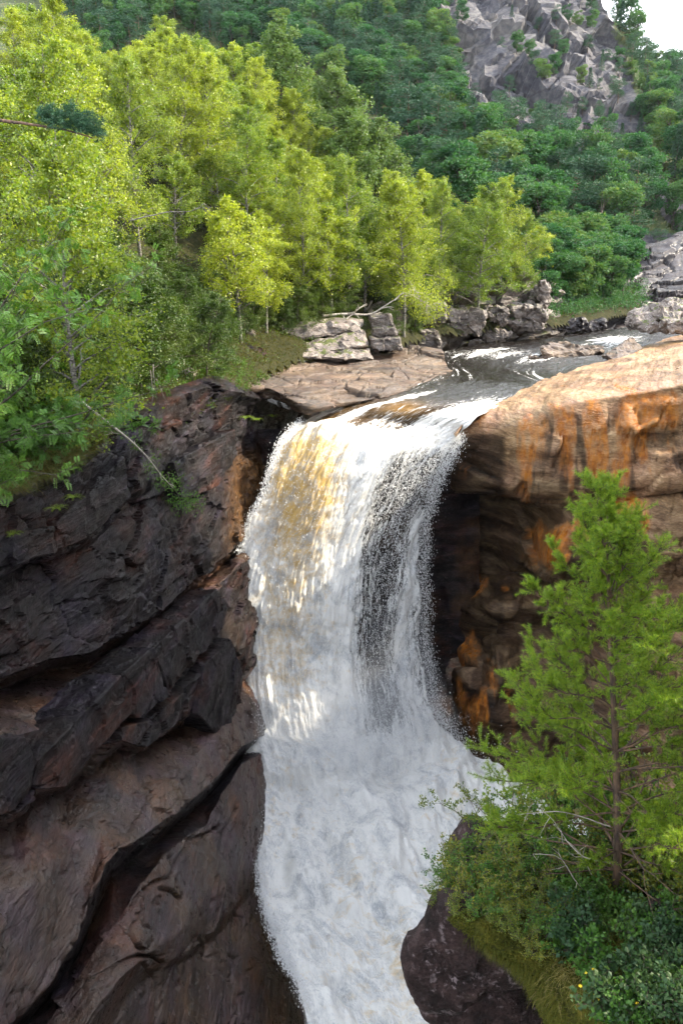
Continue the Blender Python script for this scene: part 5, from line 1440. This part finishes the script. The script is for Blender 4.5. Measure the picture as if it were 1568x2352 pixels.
def make_pine(seed, H, label, base, half, lean=(0, 0, 1)):
    rng = np.random.default_rng(seed)
    root = empty('pine_tree', base)
    stem = Acc(); wood = Acc(); V, T = [], []; n0 = 0
    t = np.linspace(0, 1, 14)
    trunk = np.stack([0.05 * np.sin(t * 5), 0.05 * np.sin(t * 4 + 1), H * t], -1)
    stem.add(*tube(trunk, 0.075 * (1.04 - t * 0.96) + 0.006, 9))
    z = 0.10
    shoots = []
    while z < 0.985:
        nb = 6 if z < 0.9 else 4
        a0 = rng.uniform(0, 6.28)
        for b in range(nb + (1 if z < 0.6 else 0)):
            az = a0 + b * 6.283 / nb + rng.normal(0, 0.25)
            x = 1 - z
            L = half * (0.10 + 1.15 * min(x, 0.78) ** 0.85) * rng.uniform(0.5, 1.18)
            if z < 0.22: L *= rng.uniform(0.45, 1.0)
            dead = z < 0.15 or (z < 0.30 and rng.random() < 0.3)
            elev = 0.25 + 0.75 * z + rng.normal(0, 0.08)
            d = np.array([math.cos(az) * math.cos(elev), math.sin(az) * math.cos(elev), math.sin(elev)])
            p = np.array([np.interp(z, t, trunk[:, 0]), np.interp(z, t, trunk[:, 1]), z * H])
            pts = [p]; ns = 7
            dd = d.copy()
            for s_ in range(ns):
                p = p + dd * L / ns
                dd = unit(dd + rng.normal(0, 0.10, 3) + np.array((0, 0, -0.05 if s_ < 3 else 0.12)))
                pts.append(p)
            pts = np.array(pts)
            wood.add(*tube(pts, np.linspace(0.017 * (0.5 + x), 0.005, ns + 1), 4))
            if dead:
                for j in range(4):
                    q = pts[rng.integers(2, ns)]
                    e = unit(rng.normal(size=3) + 0.8 * d); l = L * rng.uniform(0.15, 0.4)
                    wood.add(*tube(np.array([q, q + e * l * 0.5, q + (e + rng.normal(0, .2, 3)) * l]), [0.008, 0.006, 0.003], 3))
                continue
            shoots.append((pts[-1] - dd * 0.10, dd, 0.26))
            nside = int(11 + 30 * L / half)
            for j in range(nside):
                f = rng.uniform(0.30, 0.98)
                q = np.array([np.interp(f * ns, np.arange(ns + 1), pts[:, k_]) for k_ in range(3)])
                fw = pts[min(ns, int(f * ns) + 1)] - pts[int(f * ns)]
                e = unit(unit(fw) * 0.8 + rng.normal(0, 0.55, 3) + np.array((0, 0, 0.35)))
                l = rng.uniform(0.16, 0.36) * (0.6 + 0.5 * L / half)
                tip = q + e * l
                wood.add(*tube(np.array([q, tip]), [0.007, 0.004], 3))
                up_ = unit(e + np.array((0, 0, 0.25)))
                shoots.append((q + e * l * 0.35, e, l * 0.75))
                if rng.random() < 0.7:
                    for _ in range(2):
                        e2 = unit(e + rng.normal(0, 0.5, 3) + np.array((0, 0, .2)))
                        shoots.append((q + e * l * rng.uniform(0.4, 0.8), e2, rng.uniform(0.12, 0.2)))
        z += 0.048 + 0.008 * (1 - z)
    shoots.append((trunk[-1] - np.array((0, 0, .1)), np.array((0, 0, 1.0)), 0.35))
    for p, d, L in shoots:
        n0 = needle_shoot(rng, V, T, None, n0, p, d, L, int(40 + 150 * L), 0.066, 0.0062)
    tk_ = link('trunk', stem.mesh('trunk', [M['bark_pine']]), root)
    link('branches', wood.mesh('branches', [M['bark_pine']]), tk_)
    link('crown', make_mesh('crown', np.concatenate(V), tris=np.concatenate(T), smooth=False, mats=[M['needles']]), root)
    root.rotation_euler = Vector(lean).to_track_quat('Z', 'Y').to_euler()
    return tag(root, label, 'tree')
pb = PY(1410, 2075, 11.0); pt = PY(1404, 1150, 11.0)
make_pine(5, float(np.linalg.norm(pt - pb)), 'young bright green pine on the knoll, foreground right', pb, 2.85, tuple(pt - pb))

# ---- bushes, saplings and herbs (leafy things with stems)
def make_bush(name, seed, H, spread, leaf, leaves, ll, lw, stems=7, bark='bark_dark', droop=0.05):
    rng = np.random.default_rng(seed)
    root = empty(name); wood = Acc(); C, A = [], []
    per = max(3, leaves // (stems * 9))
    for i in range(stems):
        az = i * 2.4 + rng.normal(0, 0.4); out = spread * rng.uniform(0.3, 1.0)
        p = np.array((0.06 * math.cos(az), 0.06 * math.sin(az), -0.05)); d = unit(np.array((out * math.cos(az) / spread * 0.8, out * math.sin(az) / spread * 0.8, 1.0 * H / max(H, spread))))
        L = math.hypot(H, out) * rng.uniform(0.75, 1.05); pts = [p]
        for s_ in range(6):
            p = p + d * L / 6
            d = unit(d + rng.normal(0, 0.16, 3) - np.array((0, 0, droop)))
            pts.append(p)
        pts = np.array(pts)
        wood.add(*tube(pts, np.linspace(0.010 + 0.004 * H, 0.003, 7), 4))
        for j in range(9):
            f = rng.uniform(1.3, 6)
            q = np.array([np.interp(f, np.arange(7), pts[:, k_]) for k_ in range(3)])
            e = unit(rng.normal(0, 0.7, 3) + np.array((0, 0, 0.5))); l = spread * rng.uniform(0.2, 0.45)
            tp = np.array([q, q + e * l * 0.5, q + unit(e + rng.normal(0, 0.2, 3)) * l])
            wood.add(*tube(tp, [0.005, 0.004, 0.002], 3))
            ff = rng.uniform(0.2, 2.05, per)
            c = np.stack([np.interp(ff, np.arange(3), tp[:, k_]) for k_ in range(3)], -1) + rng.normal(0, ll * 0.5, (per, 3))
            C.append(c); A.append(np.tile(e, (per, 1)) * 0.6)
    C = np.concatenate(C); A = np.concatenate(A)
    link('stem', wood.mesh('stem', [M[bark]]), root)
    V, Q = leaf_quads(rng, C, ll, lw, 0.9, axis=A + 0.6 * rng.normal(size=A.shape))
    link('foliage', make_mesh('foliage', V, quads=Q, smooth=False, mats=[M[leaf]]), root)
    root['size'] = H
    return root
def put(o, loc, label, cat, group=None, rz=0.0, sc=1.0):
    o.location = loc; o.rotation_euler = (0, 0, rz); o.scale = (sc, sc, sc)
    return tag(o, label, cat, group)
saps = [make_bush('sapling', 3000 + i, 4.6, 0.8, 'leaf_sapling', 3400, 0.085, 0.07, 5) for i in range(2)]
put(saps[0], PY(1500, 2030, 13.0), 'bright maple-like sapling rising behind the pine at its right', 'sapling', None, 0.5, 1.22)
put(saps[1], PY(1560, 2060, 12.0), 'yellow-green sapling cut by the right picture edge', 'sapling', None, 2.0, 0.95)
s3 = make_bush('sapling', 3010, 3.0, 1.2, 'leaf_shrub', 2600, 0.07, 0.055, 6)
put(s3, PY(1490, 2060, 12.0), 'yellowing sapling low behind the pine trunk', 'sapling', None, 1.0, 1.0)
s4 = make_bush('willow_bush', 3011, 1.9, 1.1, 'leaf_shrub', 3200, 0.06, 0.03, 9)
put(s4, PY(1150, 1985, 13.2), 'open willow bush leaning over the white water left of the pine', 'bush', None, 0.0, 1.0)
s5 = make_bush('willow_bush', 3012, 2.0, 1.2, 'leaf_rowan', 3200, 0.06, 0.034, 9)
put(s5, PY(1250, 1985, 13.0), 'denser green willow bush between the open one and the pine', 'bush', None, 0.0, 1.0)
for i, (px, py, Y, H, lf, lb) in enumerate(((1330, 1990, 13.4, 2.3, 'leaf_shrub', 'yellow-green bush close behind the pine, left of its trunk'), (1200, 1975, 13.6, 1.7, 'leaf_sapling', 'bright bush at the pine\'s left foot above the white water'),
                                         (1420, 1995, 13.0, 2.6, 'leaf_rowan', 'tall green bush directly behind the pine trunk'), (1520, 2010, 12.4, 2.8, 'leaf_sapling', 'bright leafy bush right of the pine trunk'), (1560, 2050, 11.2, 1.7, 'leaf_shrub', 'yellowing bush low at the right picture edge'))):
    put(make_bush('leafy_bush', 3050 + i, H, 1.25, lf, 3600, 0.068, 0.05, 10), PY(px, py, Y), lb, 'bush', None, i * 1.0, 1.0)
low = [make_bush('bilberry_bush', 3100 + i, 0.55, 0.5, ('leaf_shrub', 'leaf_rowan', 'leaf_shrub')[i], 1500, 0.045, 0.032, 12) for i in range(3)]
herbs = [make_bush('leafy_herb', 3200 + i, 0.45, 0.4, ('leaf_teal', 'leaf_rowan')[i], 900, 0.06, 0.05, 9, bark='bark_dark') for i in range(2)]
lu, hu = [0] * 3, [0] * 2
rng = np.random.default_rng(91)
where = lambda x, y: ('at the mossy left edge of the knoll' if x < 1130 else 'on the knoll in front of the willow bushes' if x < 1290 else 'around the foot of the pine trunk' if x < 1440 else 'right of the pine trunk by the grey rock')
for i, (x, y, s_) in enumerate(((1060, 2010, 1.2), (1100, 1990, 1.3), (1045, 2050, 0.9), (1085, 2065, 0.8), (1130, 2050, 1.0), (1160, 2010, 1.3), (1200, 2030, 1.2), (1240, 2040, 1.1), (1180, 2075, 0.9), (1225, 2100, 0.8),
                               (1280, 2020, 1.3), (1320, 2030, 1.2), (1350, 2050, 1.3), (1450, 2050, 1.2), (1490, 2050, 1.4), (1540, 2050, 1.4), (1300, 2080, 0.8), (1560, 2010, 1.6), (1400, 2020, 1.3), (1520, 2000, 1.5), (1020, 2075, 0.6), (1060, 2095, 0.6), (1105, 2100, 0.7), (1150, 2120, 0.6), (1195, 2150, 0.6), (1245, 2150, 0.7), (1130, 2085, 0.8), (1270, 2110, 0.8), (1035, 2030, 0.9), (1230, 2190, 0.5), (1300, 2150, 0.7), (1340, 2110, 0.9), (1085, 2030, 1.0), (1170, 2060, 1.0))):
    k_ = i % 3; src = low[k_]; o = src if not lu[k_] else copy_tree(src); lu[k_] = 1
    put(o, on_knoll(x, y), 'low bilberry-like bush ' + where(x, y), 'bush', 'low bushes on the knoll', rng.uniform(0, 6), s_)
where2 = lambda x, y: ('on the dim slope above the boulder' if x < 1330 else ('in the bottom corner' if x > 1480 else 'beside the yellow flowers') if y > 2230 else 'right of the pine foot' if x > 1450 else 'just below the pine foot')
for i in range(34):
    x, y = rng.uniform(1290, 1590), rng.uniform(2090, 2360)
    if x < 1400 and y > 2230 and rng.random() < 0.7: continue
    k_ = i % 2; src = herbs[k_]; o = src if not hu[k_] else copy_tree(src); hu[k_] = 1
    put(o, on_knoll(x, y), 'leafy herb ' + where2(x, y), 'plant', 'leafy herbs on the shaded slope', rng.uniform(0, 6), rng.uniform(0.7, 1.3))
for src, u_ in zip(low + herbs, lu + hu):
    if not u_:
        for c in list(src.children): bpy.data.objects.remove(c)
        bpy.data.objects.remove(src)

def blades(rng, P, D, L, wd, curve):
    """arched grass blades: three joints each"""
    n = len(P)
    d = unit(D + 0.35 * rng.normal(size=(n, 3)))
    l = (L * rng.uniform(0.6, 1.2, n))[:, None]
    s_ = unit(np.cross(d, rng.normal(size=(n, 3)))) * wd
    g = np.array((0, 0, -1.0)) * curve
    m1 = P + d * l * 0.5 + g * l * 0.12; m2 = P + d * l * 0.85 + g * l * 0.5
    V = np.stack([P - s_ * .5, P + s_ * .5, m1 - s_ * .4, m1 + s_ * .4, m2], 1).reshape(-1, 3)
    k_ = np.arange(n)[:, None] * 5
    return V, k_ + np.array([[0, 1, 3, 2]]), k_ + np.array([[2, 3, 4]])
def grass_obj(name, P, D, L, wd, curve, mat, seed, label, kind='stuff'):
    rg = np.random.default_rng(seed)
    V, Q, T = blades(rg, P, D, L, wd, curve)
    return tag(link(name, make_mesh(name, V, quads=Q, tris=T, smooth=False, mats=[M[mat]])), label, 'grass', None, kind)
# grass on the knoll
def tuft_points(rng, centres, n, spread):
    P_ = np.repeat(np.array(centres), n, 0)
    off = rng.normal(0, spread, (len(P_), 3)) * np.array((1, 1, 0.2))
    return P_ + off, unit(off * np.array((1, 1, 0)) * 2.0 + np.array((0, 0, spread * 3)))
cs = [on_knoll(rng.uniform(1330, 1480), rng.uniform(2040, 2190)) for _ in range(26)] + [on_knoll(rng.uniform(1420, 1570), rng.uniform(2280, 2380)) for _ in range(14)] + [on_knoll(rng.uniform(1480, 1560), rng.uniform(2130, 2260)) for _ in range(10)]
P_, D_ = tuft_points(rng, cs, 60, 0.09)
grass_obj('grass', P_, D_, 0.34, 0.007, 0.9, 'grass', 1, 'long dark grass below the pine on the knoll')
cs = [on_knoll(rng.uniform(1200, 1420), rng.uniform(2120, 2300)) for _ in range(28)]
P_, D_ = tuft_points(rng, cs, 50, 0.10)
grass_obj('grass', P_, D_ + np.array((-0.3, -0.6, -0.2)), 0.20, 0.006, 1.1, 'grass_dry', 2, 'withered brown grass matted on the knoll side')
# moss cushions: short sprigs over the knoll
ki = np.argwhere((kpx > 990) & (kpx < 1600) & (kpy < 2400) & (krt[:, None] < 5.2))
pk = ki[rng.integers(len(ki), size=26000)]
P_ = KG[pk[:, 0], pk[:, 1]] + rng.normal(0, 0.015, (len(pk), 3)); D_ = KN[pk[:, 0], pk[:, 1]]
V, Q = leaf_quads(rng, P_, 0.045, 0.022, 0.3, axis=D_)
tag(link('moss', make_mesh('moss', V, quads=Q, smooth=False, mats=[M['moss_leaf']])), 'olive moss carpet over the knoll', 'moss', None, 'stuff')
ei = np.argwhere((kpx > 1000) & (kpx < 1300) & (krt[:, None] > 3.6) & (krt[:, None] < 4.6)); pk = ei[rng.integers(len(ei), size=2600)]
grass_obj('grass', KG[pk[:, 0], pk[:, 1]] + rng.normal(0, 0.03, (len(pk), 3)), KN[pk[:, 0], pk[:, 1]] + np.array((-0.3, -0.4, -0.5)) + rng.normal(0, 0.5, (len(pk), 3)), 0.16, 0.007, 1.2, 'moss_leaf', 5, 'ragged moss and grass fringe hanging over the boulder')
# bare twigs around the pine's foot
for i, (a, b_, c, lb) in enumerate((((1400, 1900), (1290, 1865), (1190, 1870), 'long bare grey twig reaching left from the pine foot'), ((1400, 1980), (1330, 1960), (1265, 1880), 'thin forked dead twig arching below the pine'),
                                ((1360, 2010), (1320, 1950), (1290, 1930), 'short curved bare twig over the knoll bushes'), ((1330, 2050), (1285, 1975), (1225, 1965), 'drooping bare twig left of the pine foot'))):
    q = np.array([PY(a[0], a[1], 10.9), PY(b_[0], b_[1], 10.5), PY(c[0], c[1], 10.4)])
    pth, _ = resample(q[:, None], 10, 0, True); pth = pth[:, 0] + np.cumsum(rng.normal(0, 0.008, (10, 3)), 0)
    ac = Acc(); ac.add(*tube(pth, np.linspace(0.013, 0.004, 10), 5))
    for j in range(6):
        q0 = pth[rng.integers(3, 10)]; e = unit(rng.normal(size=3) + np.array((-0.8, -0.2, 0)))
        ac.add(*tube(np.array([q0, q0 + e * 0.14, q0 + (e + rng.normal(0, .3, 3)) * 0.3]), [0.006, 0.005, 0.002], 3))
    tag(link('dead_twig', ac.mesh('dead_twig', [M['deadwood']])), lb, 'twig', 'bare twigs by the pine')
# small yellow flowers at the bottom edge
def make_flower(seed):
    rg = np.random.default_rng(seed); root = empty('yellow_flower')
    link('stem', (lambda a: (a.add(*tube(np.array([(0, 0, -0.03), (0.01, 0, 0.12), (0.0, 0.01, 0.24)]), [0.004, 0.003, 0.003], 4)), a.mesh('stem', [M['grass']]))[1])(Acc()), root)
    a = np.arange(6) * math.pi / 3; ac = Acc()
    for t in a:
        d = np.array((math.cos(t), math.sin(t), 0.25)); s_ = np.array((-math.sin(t), math.cos(t), 0))
        c = np.array((0, 0.01, 0.24))
        ac.add(np.array([c, c + d * 0.014 + s_ * 0.009, c + d * 0.026, c + d * 0.014 - s_ * 0.009]), Q=[[0, 1, 2, 3]])
    link('petals', ac.mesh('petals', [M['petal']], False), root)
    return root
fl0 = make_flower(1)
for i, (x, y) in enumerate(((1340, 2275), (1362, 2262), (1374, 2300), (1352, 2318), (1390, 2322), (1405, 2290), (1330, 2300), (1420, 2335), (1440, 2318), (1385, 2345), (1368, 2335), (1455, 2345))):
    o = fl0 if i == 0 else copy_tree(fl0)
    put(o, on_knoll(x, y), 'tiny yellow flower in the grass near the bottom edge', 'flower', 'tiny yellow flowers on the knoll', i * 1.3, 1.2)
# ------------------------------------------------------------------ plants on the cliff rim, dead wood
def make_rowan(seed, H, spread):
    rng = np.random.default_rng(seed)
    root = empty('rowan_bush'); wood = Acc(); C, A = [], []
    for i in range(13):
        az = rng.uniform(-1.0, 0.8); el = rng.uniform(0.35, 1.15)
        d = np.array((math.cos(az) * math.cos(el), math.sin(az) * math.cos(el), math.sin(el)))
        p = np.zeros(3); pts = [p]; L = (H * math.sin(el) + spread * math.cos(el)) * rng.uniform(0.75, 1.05)
        for s_ in range(8):
            p = p + d * L / 8; d = unit(d + rng.normal(0, 0.12, 3) - np.array((0, 0, 0.04))); pts.append(p)
        pts = np.array(pts); wood.add(*tube(pts, np.linspace(0.05, 0.006, 9), 5))
        for j in range(26):
            f = rng.uniform(2.0, 8)
            q = np.array([np.interp(f, np.arange(9), pts[:, k_]) for k_ in range(3)])
            e = unit(rng.normal(0, 0.8, 3) + np.array((0.2, -0.2, 0.25))); l = rng.uniform(0.3, 0.9)
            wood.add(*tube(np.array([q, q + e * l * .5, q + e * l + np.array((0, 0, -.08))]), [0.008, 0.006, 0.003], 3))
            for _ in range(7):
                C.append(q + e * l * rng.uniform(0.3, 1.05) + rng.normal(0, 0.05, 3)); A.append(unit(e * 0.6 + rng.normal(0, 0.6, 3) + np.array((0, 0, -0.05))))
    C, A = np.array(C), np.array(A)
    # pinnate leaf: a rachis with six pairs of leaflets
    up = unit(np.cross(A, rng.normal(size=A.shape))); side = unit(np.cross(A, np.array((0, 0, 1.0)) + 0.4 * rng.normal(size=A.shape)))
    nrm = np.cross(side, A)
    acc = []
    for k_ in range(6):
        for s_ in (-1, 1):
            b0 = C + A * (0.04 + 0.042 * k_)
            b0[:, 2] -= 0.0009 * k_ ** 2 * 2
            d = unit(side * s_ + A * 0.45 - nrm * 0.10); L = 0.115 * (1 - 0.06 * abs(k_ - 2.5))
            w = A * 0.021
            acc.append(np.stack([b0, b0 + d * L * .5 + w, b0 + d * L, b0 + d * L * .5 - w], 1))
    V = np.concatenate(acc).reshape(-1, 3); Q = np.arange(len(V)).reshape(-1, 4)
    link('stem', wood.mesh('stem', [M['bark_dark']]), root)
    link('foliage', make_mesh('foliage', V, quads=Q, smooth=False, mats=[M['leaf_rowan']]), root)
    return root
r1 = make_rowan(41, 8.0, 5.4); put(r1, (-13.2, 25.0, 3.2), 'feathery-leaved rowan bush at the left picture edge over the cliff', 'bush', None, 0.0, 1.0)
r2 = make_rowan(42, 2.6, 3.6); put(r2, (-12.6, 27.4, 3.0), 'lower rowan spray hanging over the grassy ledge', 'bush', None, 0.0, 0.9)
r3 = make_rowan(43, 4.0, 4.0); put(r3, (-13.4, 22.8, 2.2), 'rowan bush low in the left edge beneath the taller rowan', 'bush', None, 0.0, 1.0)

rng = np.random.default_rng(123)
# moss and small plants clothing the rim
sel = np.argwhere((gs > -0.75) & (gs < 3.5) & (gy > 18) & (gy < 66)); pk = sel[rng.integers(len(sel), size=22000)]
P_ = np.stack([gx, gy, gz], -1)[pk[:, 0], pk[:, 1]] + rng.normal(0, 0.22, (len(pk), 3)) * np.array((1, 1, 0.25))
V, Q = leaf_quads(rng, P_, 0.13, 0.06, 0.3, axis=np.tile(np.array((0.5, -0.4, 0.7)), (len(P_), 1)))
tag(link('moss', make_mesh('moss', V, quads=Q, smooth=False, mats=[M['moss_leaf']])), 'brown-green moss clothing the cliff rim', 'moss', None, 'stuff')
sel = np.argwhere((gs > -0.8) & (gs < 2.2) & (gy > 18) & (gy < 56)); pk = sel[rng.integers(len(sel), size=1500)]
scatter('undergrowth', np.stack([gx, gy, gz], -1)[pk[:, 0], pk[:, 1]], None, 0.10, 0.07, 'leaf_rowan', 14, 'small leafy plants sprouting along the cliff rim', 0.16, 14)
# grass hanging off the ledge at the left
pxs = rng.uniform(-60, 235, 150); pys = np.interp(pxs, [-120, 0, 120, 230], [1150, 1105, 1050, 985]) + rng.uniform(-25, 35, 150)
cs = wall_point(pxs, pys, np.full(150, 0.15))
P_, D_ = tuft_points(rng, cs, 70, 0.16)
n2 = len(P_) // 2
grass_obj('grass', P_[::2], D_[::2] + np.array((0.7, -0.5, 0.0)), 0.55, 0.016, 1.2, 'grass_dry', 3, 'yellowing grass hanging over the mossy ledge at the left')
grass_obj('grass', P_[1::2], D_[1::2] + np.array((0.6, -0.4, 0.1)), 0.50, 0.016, 1.1, 'grass', 4, 'green grass growing on the mossy ledge at the left')
# ferns
def make_fern(seed, L):
    rg = np.random.default_rng(seed); root = empty('fern'); acc = []
    for i in range(13):
        az = i * 0.7 + rg.normal(0, 0.1); p = np.zeros(3); d = unit(np.array((math.cos(az), math.sin(az), 0.9)))
        for s_ in range(14):
            p = p + d * L / 14; d = unit(d - np.array((0, 0, 0.10)))
            sd = unit(np.cross(d, (0, 0, 1.0))); w = L * 0.22 * (1 - s_ / 15) + 0.01
            for q in (-1, 1):
                e = unit(sd * q + d * 0.4)
                acc.append(np.array([p, p + e * w * .5 + d * 0.018, p + e * w, p + e * w * .5 - d * 0.012]))
    V = np.concatenate(acc); link('frond', make_mesh('frond', V, quads=np.arange(len(V)).reshape(-1, 4), smooth=False, mats=[M['leaf_sapling']]), root)
    return root
fern = make_fern(3, 0.6)
for i, (px, py, off, sc_, lb) in enumerate(((250, 985, 0.6, 1.2, 'bright fern at the end of the grassy ledge'), (270, 968, 0.5, 1.0, 'fern tucked under the rim beside the grassy ledge'), (170, 1145, 0.9, 0.8, 'fern in the crack below the hanging grass'),
                                        (130, 1170, 0.9, 0.8, 'fern on the lichened ledge farther left'), (30, 1228, 0.9, 0.6, 'small fern near the left edge of the cliff'), (565, 962, 0.2, 1.1, 'fern in the black hollow under the shelf, left one'),
                                        (590, 966, 0.2, 0.9, 'fern in the black hollow under the shelf, middle one'), (625, 958, 0.2, 1.0, 'fern in the black hollow under the shelf, right one'), (205, 905, 0.2, 1.2, 'fern on the moss beneath the rowan spray'))):
    o = fern if i == 0 else copy_tree(fern)
    put(o, wall_point(np.array(px), np.array(py), np.array(off)), lb, 'fern', 'ferns on the cliff', i * 1.1, sc_)
# the leaning dead birch pole and its leafy end
def limb(name, label, pts, r0_, r1_, mat, cat, twigs=0, tl=0.4, seed=1, group=None, child=None, leaves=0, leafmat='leaf_alder', ll=0.1):
    rg = np.random.default_rng(seed); root = empty(name, pts[0])
    pts = np.array(pts) - np.array(pts[0])
    pth, _ = resample(pts[:, None], 16, 0, True); pth = pth[:, 0] + np.cumsum(rg.normal(0, 0.01, (16, 3)), 0)
    ac = Acc(); ac.add(*tube(pth, np.linspace(r0_, r1_, 16), 6)); C = []
    for j in range(twigs):
        q = pth[rg.integers(4, 16)]; e = unit(rg.normal(size=3) + unit(pth[-1] - pth[0]) * 0.8); l = tl * rg.uniform(0.5, 1.3)
        tp = np.array([q, q + e * l * .5, q + unit(e + rg.normal(0, .35, 3)) * l]); ac.add(*tube(tp, [r1_ * 1.3, r1_, r1_ * 0.5], 4))
        for j2 in range(2):
            e2 = unit(e + rg.normal(0, 0.6, 3)); ac.add(*tube(np.array([tp[1], tp[1] + e2 * l * 0.35, tp[1] + e2 * l * 0.6]), [r1_ * .7, r1_ * .6, r1_ * .4], 3))
            C.append(tp[1] + e2 * l * 0.5)
        C.append(tp[2])
    link('branch', ac.mesh('branch', [M[mat]]), root)
    if leaves:
        C = np.array(C); c = C[rg.integers(len(C), size=leaves)] + rg.normal(0, tl * 0.28, (leaves, 3))
        V, Q = leaf_quads(rg, c, ll, ll * 0.7, 0.4, droop=0.2)
        link('foliage', make_mesh('foliage', V, quads=Q, smooth=False, mats=[M[leafmat]]), root)
    return tag(root, label, cat, group)
wp = lambda px, py, off: wall_point(np.array(px), np.array(py), np.array(off))
limb('leaning_birch', 'thin white birch pole leaning down across the dark cliff', [wp(182, 918, 0.6), wp(240, 965, 1.2), wp(300, 1012, 1.5), wp(340, 1048, 1.7), wp(372, 1090, 1.8), wp(400, 1120, 1.9)], 0.055, 0.012, 'deadwood', 'branch', 7, 0.55, 11, leaves=420, leafmat='leaf_rowan', ll=0.09)
limb('hanging_bush', 'small leafy sprig hanging on the cliff below the pole tip', [wp(385, 1085, 1.4), wp(392, 1110, 1.7), wp(405, 1130, 1.8), wp(420, 1140, 1.8)], 0.02, 0.008, 'bark_dark', 'bush', 12, 0.8, 12, leaves=700, leafmat='leaf_rowan', ll=0.09)
for i, (a, b_, c, lb) in enumerate((((352, 838), (356, 880), (372, 945), 'long bare root dangling over the cliff edge'), ((345, 850), (350, 900), (345, 935), 'straight bare root hanging left of the long one'), ((360, 870), (382, 920), (398, 960), 'bare root hanging right of the long one'))):
    limb('hanging_root', lb, [wp(a[0], a[1], 0.0), wp(b_[0], b_[1], 1.2), wp(c[0], c[1], 1.4)], 0.03, 0.009, 'bark_dark', 'root', 5, 0.5, 20 + i, 'roots dangling over the cliff')
# bleached dead branch over the shelf, with a live birch bough behind it
limb('dead_branch', 'bleached dead branch lying over the blocks above the shelf', [PY(742, 726, 70), PY(800, 722, 70.5), PY(850, 722, 71), PY(880, 706, 71), PY(905, 690, 71)], 0.14, 0.05, 'deadwood', 'branch', 6, 1.4, 31)
limb('birch_bough', 'bright leafy bough drooping over the dark rock beside the river', [PY(905, 690, 71), PY(925, 672, 71), PY(950, 680, 71), PY(978, 700, 70.5)], 0.07, 0.03, 'deadwood', 'branch', 16, 1.5, 32, leaves=2600, leafmat='leaf_birch', ll=0.13)
limb('dead_branch', 'thin pale dead branch in the shade left of the bleached one', [PY(520, 675, 60), PY(560, 668, 60), PY(600, 672, 60), PY(630, 668, 60)], 0.05, 0.02, 'deadwood', 'branch', 4, 0.8, 33)
limb('dead_branch', 'bare grey branch crossing the sunlit birch crowns', [PY(300, 508, 38), PY(380, 490, 38), PY(440, 488, 38), PY(470, 470, 38)], 0.035, 0.012, 'bark_birch', 'branch', 4, 0.6, 34)
# pine bough reaching in from the left
root = limb('pine_bough', 'reddish pine bough with dark needles reaching in from the left edge', [PY(-90, 268, 23), PY(0, 277, 23), PY(80, 288, 23), PY(150, 300, 23), PY(215, 318, 23)], 0.06, 0.018, 'bark_pine', 'branch', 0)
rg = np.random.default_rng(55); V, T = [], []; n0 = 0
p0 = PY(-90, 268, 23)
for i in range(170):
    f = rg.uniform(0, 1)
    px_ = 80 + 140 * f
    q = PY(px_, np.interp(px_, [80, 150, 220], [268, 268, 306]) + rg.normal(0, 13), 23 + rg.normal(0, 0.25)) - p0
    d = unit(np.array((0.8, rg.normal(0, 0.4), rg.normal(0.1, 0.3))))
    n0 = needle_shoot(rg, V, T, None, n0, q, d, 0.3, 60, 0.13, 0.013)
link('needles', make_mesh('needles', np.concatenate(V), tris=np.concatenate(T), smooth=False, mats=[M['leaf_far_pine']]), root)

# ------------------------------------------------------------------ labels: look-alikes are told apart by their order
ORD = 'first second third fourth fifth sixth seventh eighth ninth tenth eleventh twelfth thirteenth fourteenth fifteenth sixteenth seventeenth eighteenth nineteenth twentieth twenty-first twenty-second twenty-third twenty-fourth twenty-fifth'.split()
bpy.context.view_layer.update()
by = {}
for o in list(COL.objects):
    if o.parent is None and o.get('category') and o.get('label') and o.get('kind') != 'stuff':
        by.setdefault(o['label'], []).append(o)
for lb, os_ in by.items():
    if 2 <= len(os_) <= 25 and len(lb.split()) <= 12:
        os_.sort(key=lambda o: float(PIX(np.array(o.location))[0]))
        for i, o in enumerate(os_):
            o['label'] = lb + ', ' + ORD[i] + ' from left'
# ------------------------------------------------------------------ the air: one closed box of thin haze round camera and land
zt = float(max(MG[..., 2].max(), FHG[..., 2].max())) + 25
lo, hi = np.array((-900.0, -60.0, -33.0)), np.array((1200.0, 1000.0, zt))
V = np.array([[(lo, hi)[a][0], (lo, hi)[b][1], (lo, hi)[c][2]] for a in (0, 1) for b in (0, 1) for c in (0, 1)])
hz = link('haze', make_mesh('haze', V, quads=[[0, 1, 3, 2], [4, 6, 7, 5], [0, 4, 5, 1], [2, 3, 7, 6], [0, 2, 6, 4], [1, 5, 7, 3]], smooth=False))
k = NT('haze_air')
v = k.n('VolumePrincipled', Density=0.00005)
v.inputs['Color'].default_value = (0.80, 0.90, 1.0, 1)
v.inputs['Anisotropy'].default_value = 0.3
k.t.links.new(v.outputs[0], k.out.inputs['Volume'])
hz.data.materials.append(k.m)
tag(hz, 'thin bluish haze filling the valley air', 'haze', None, 'stuff')
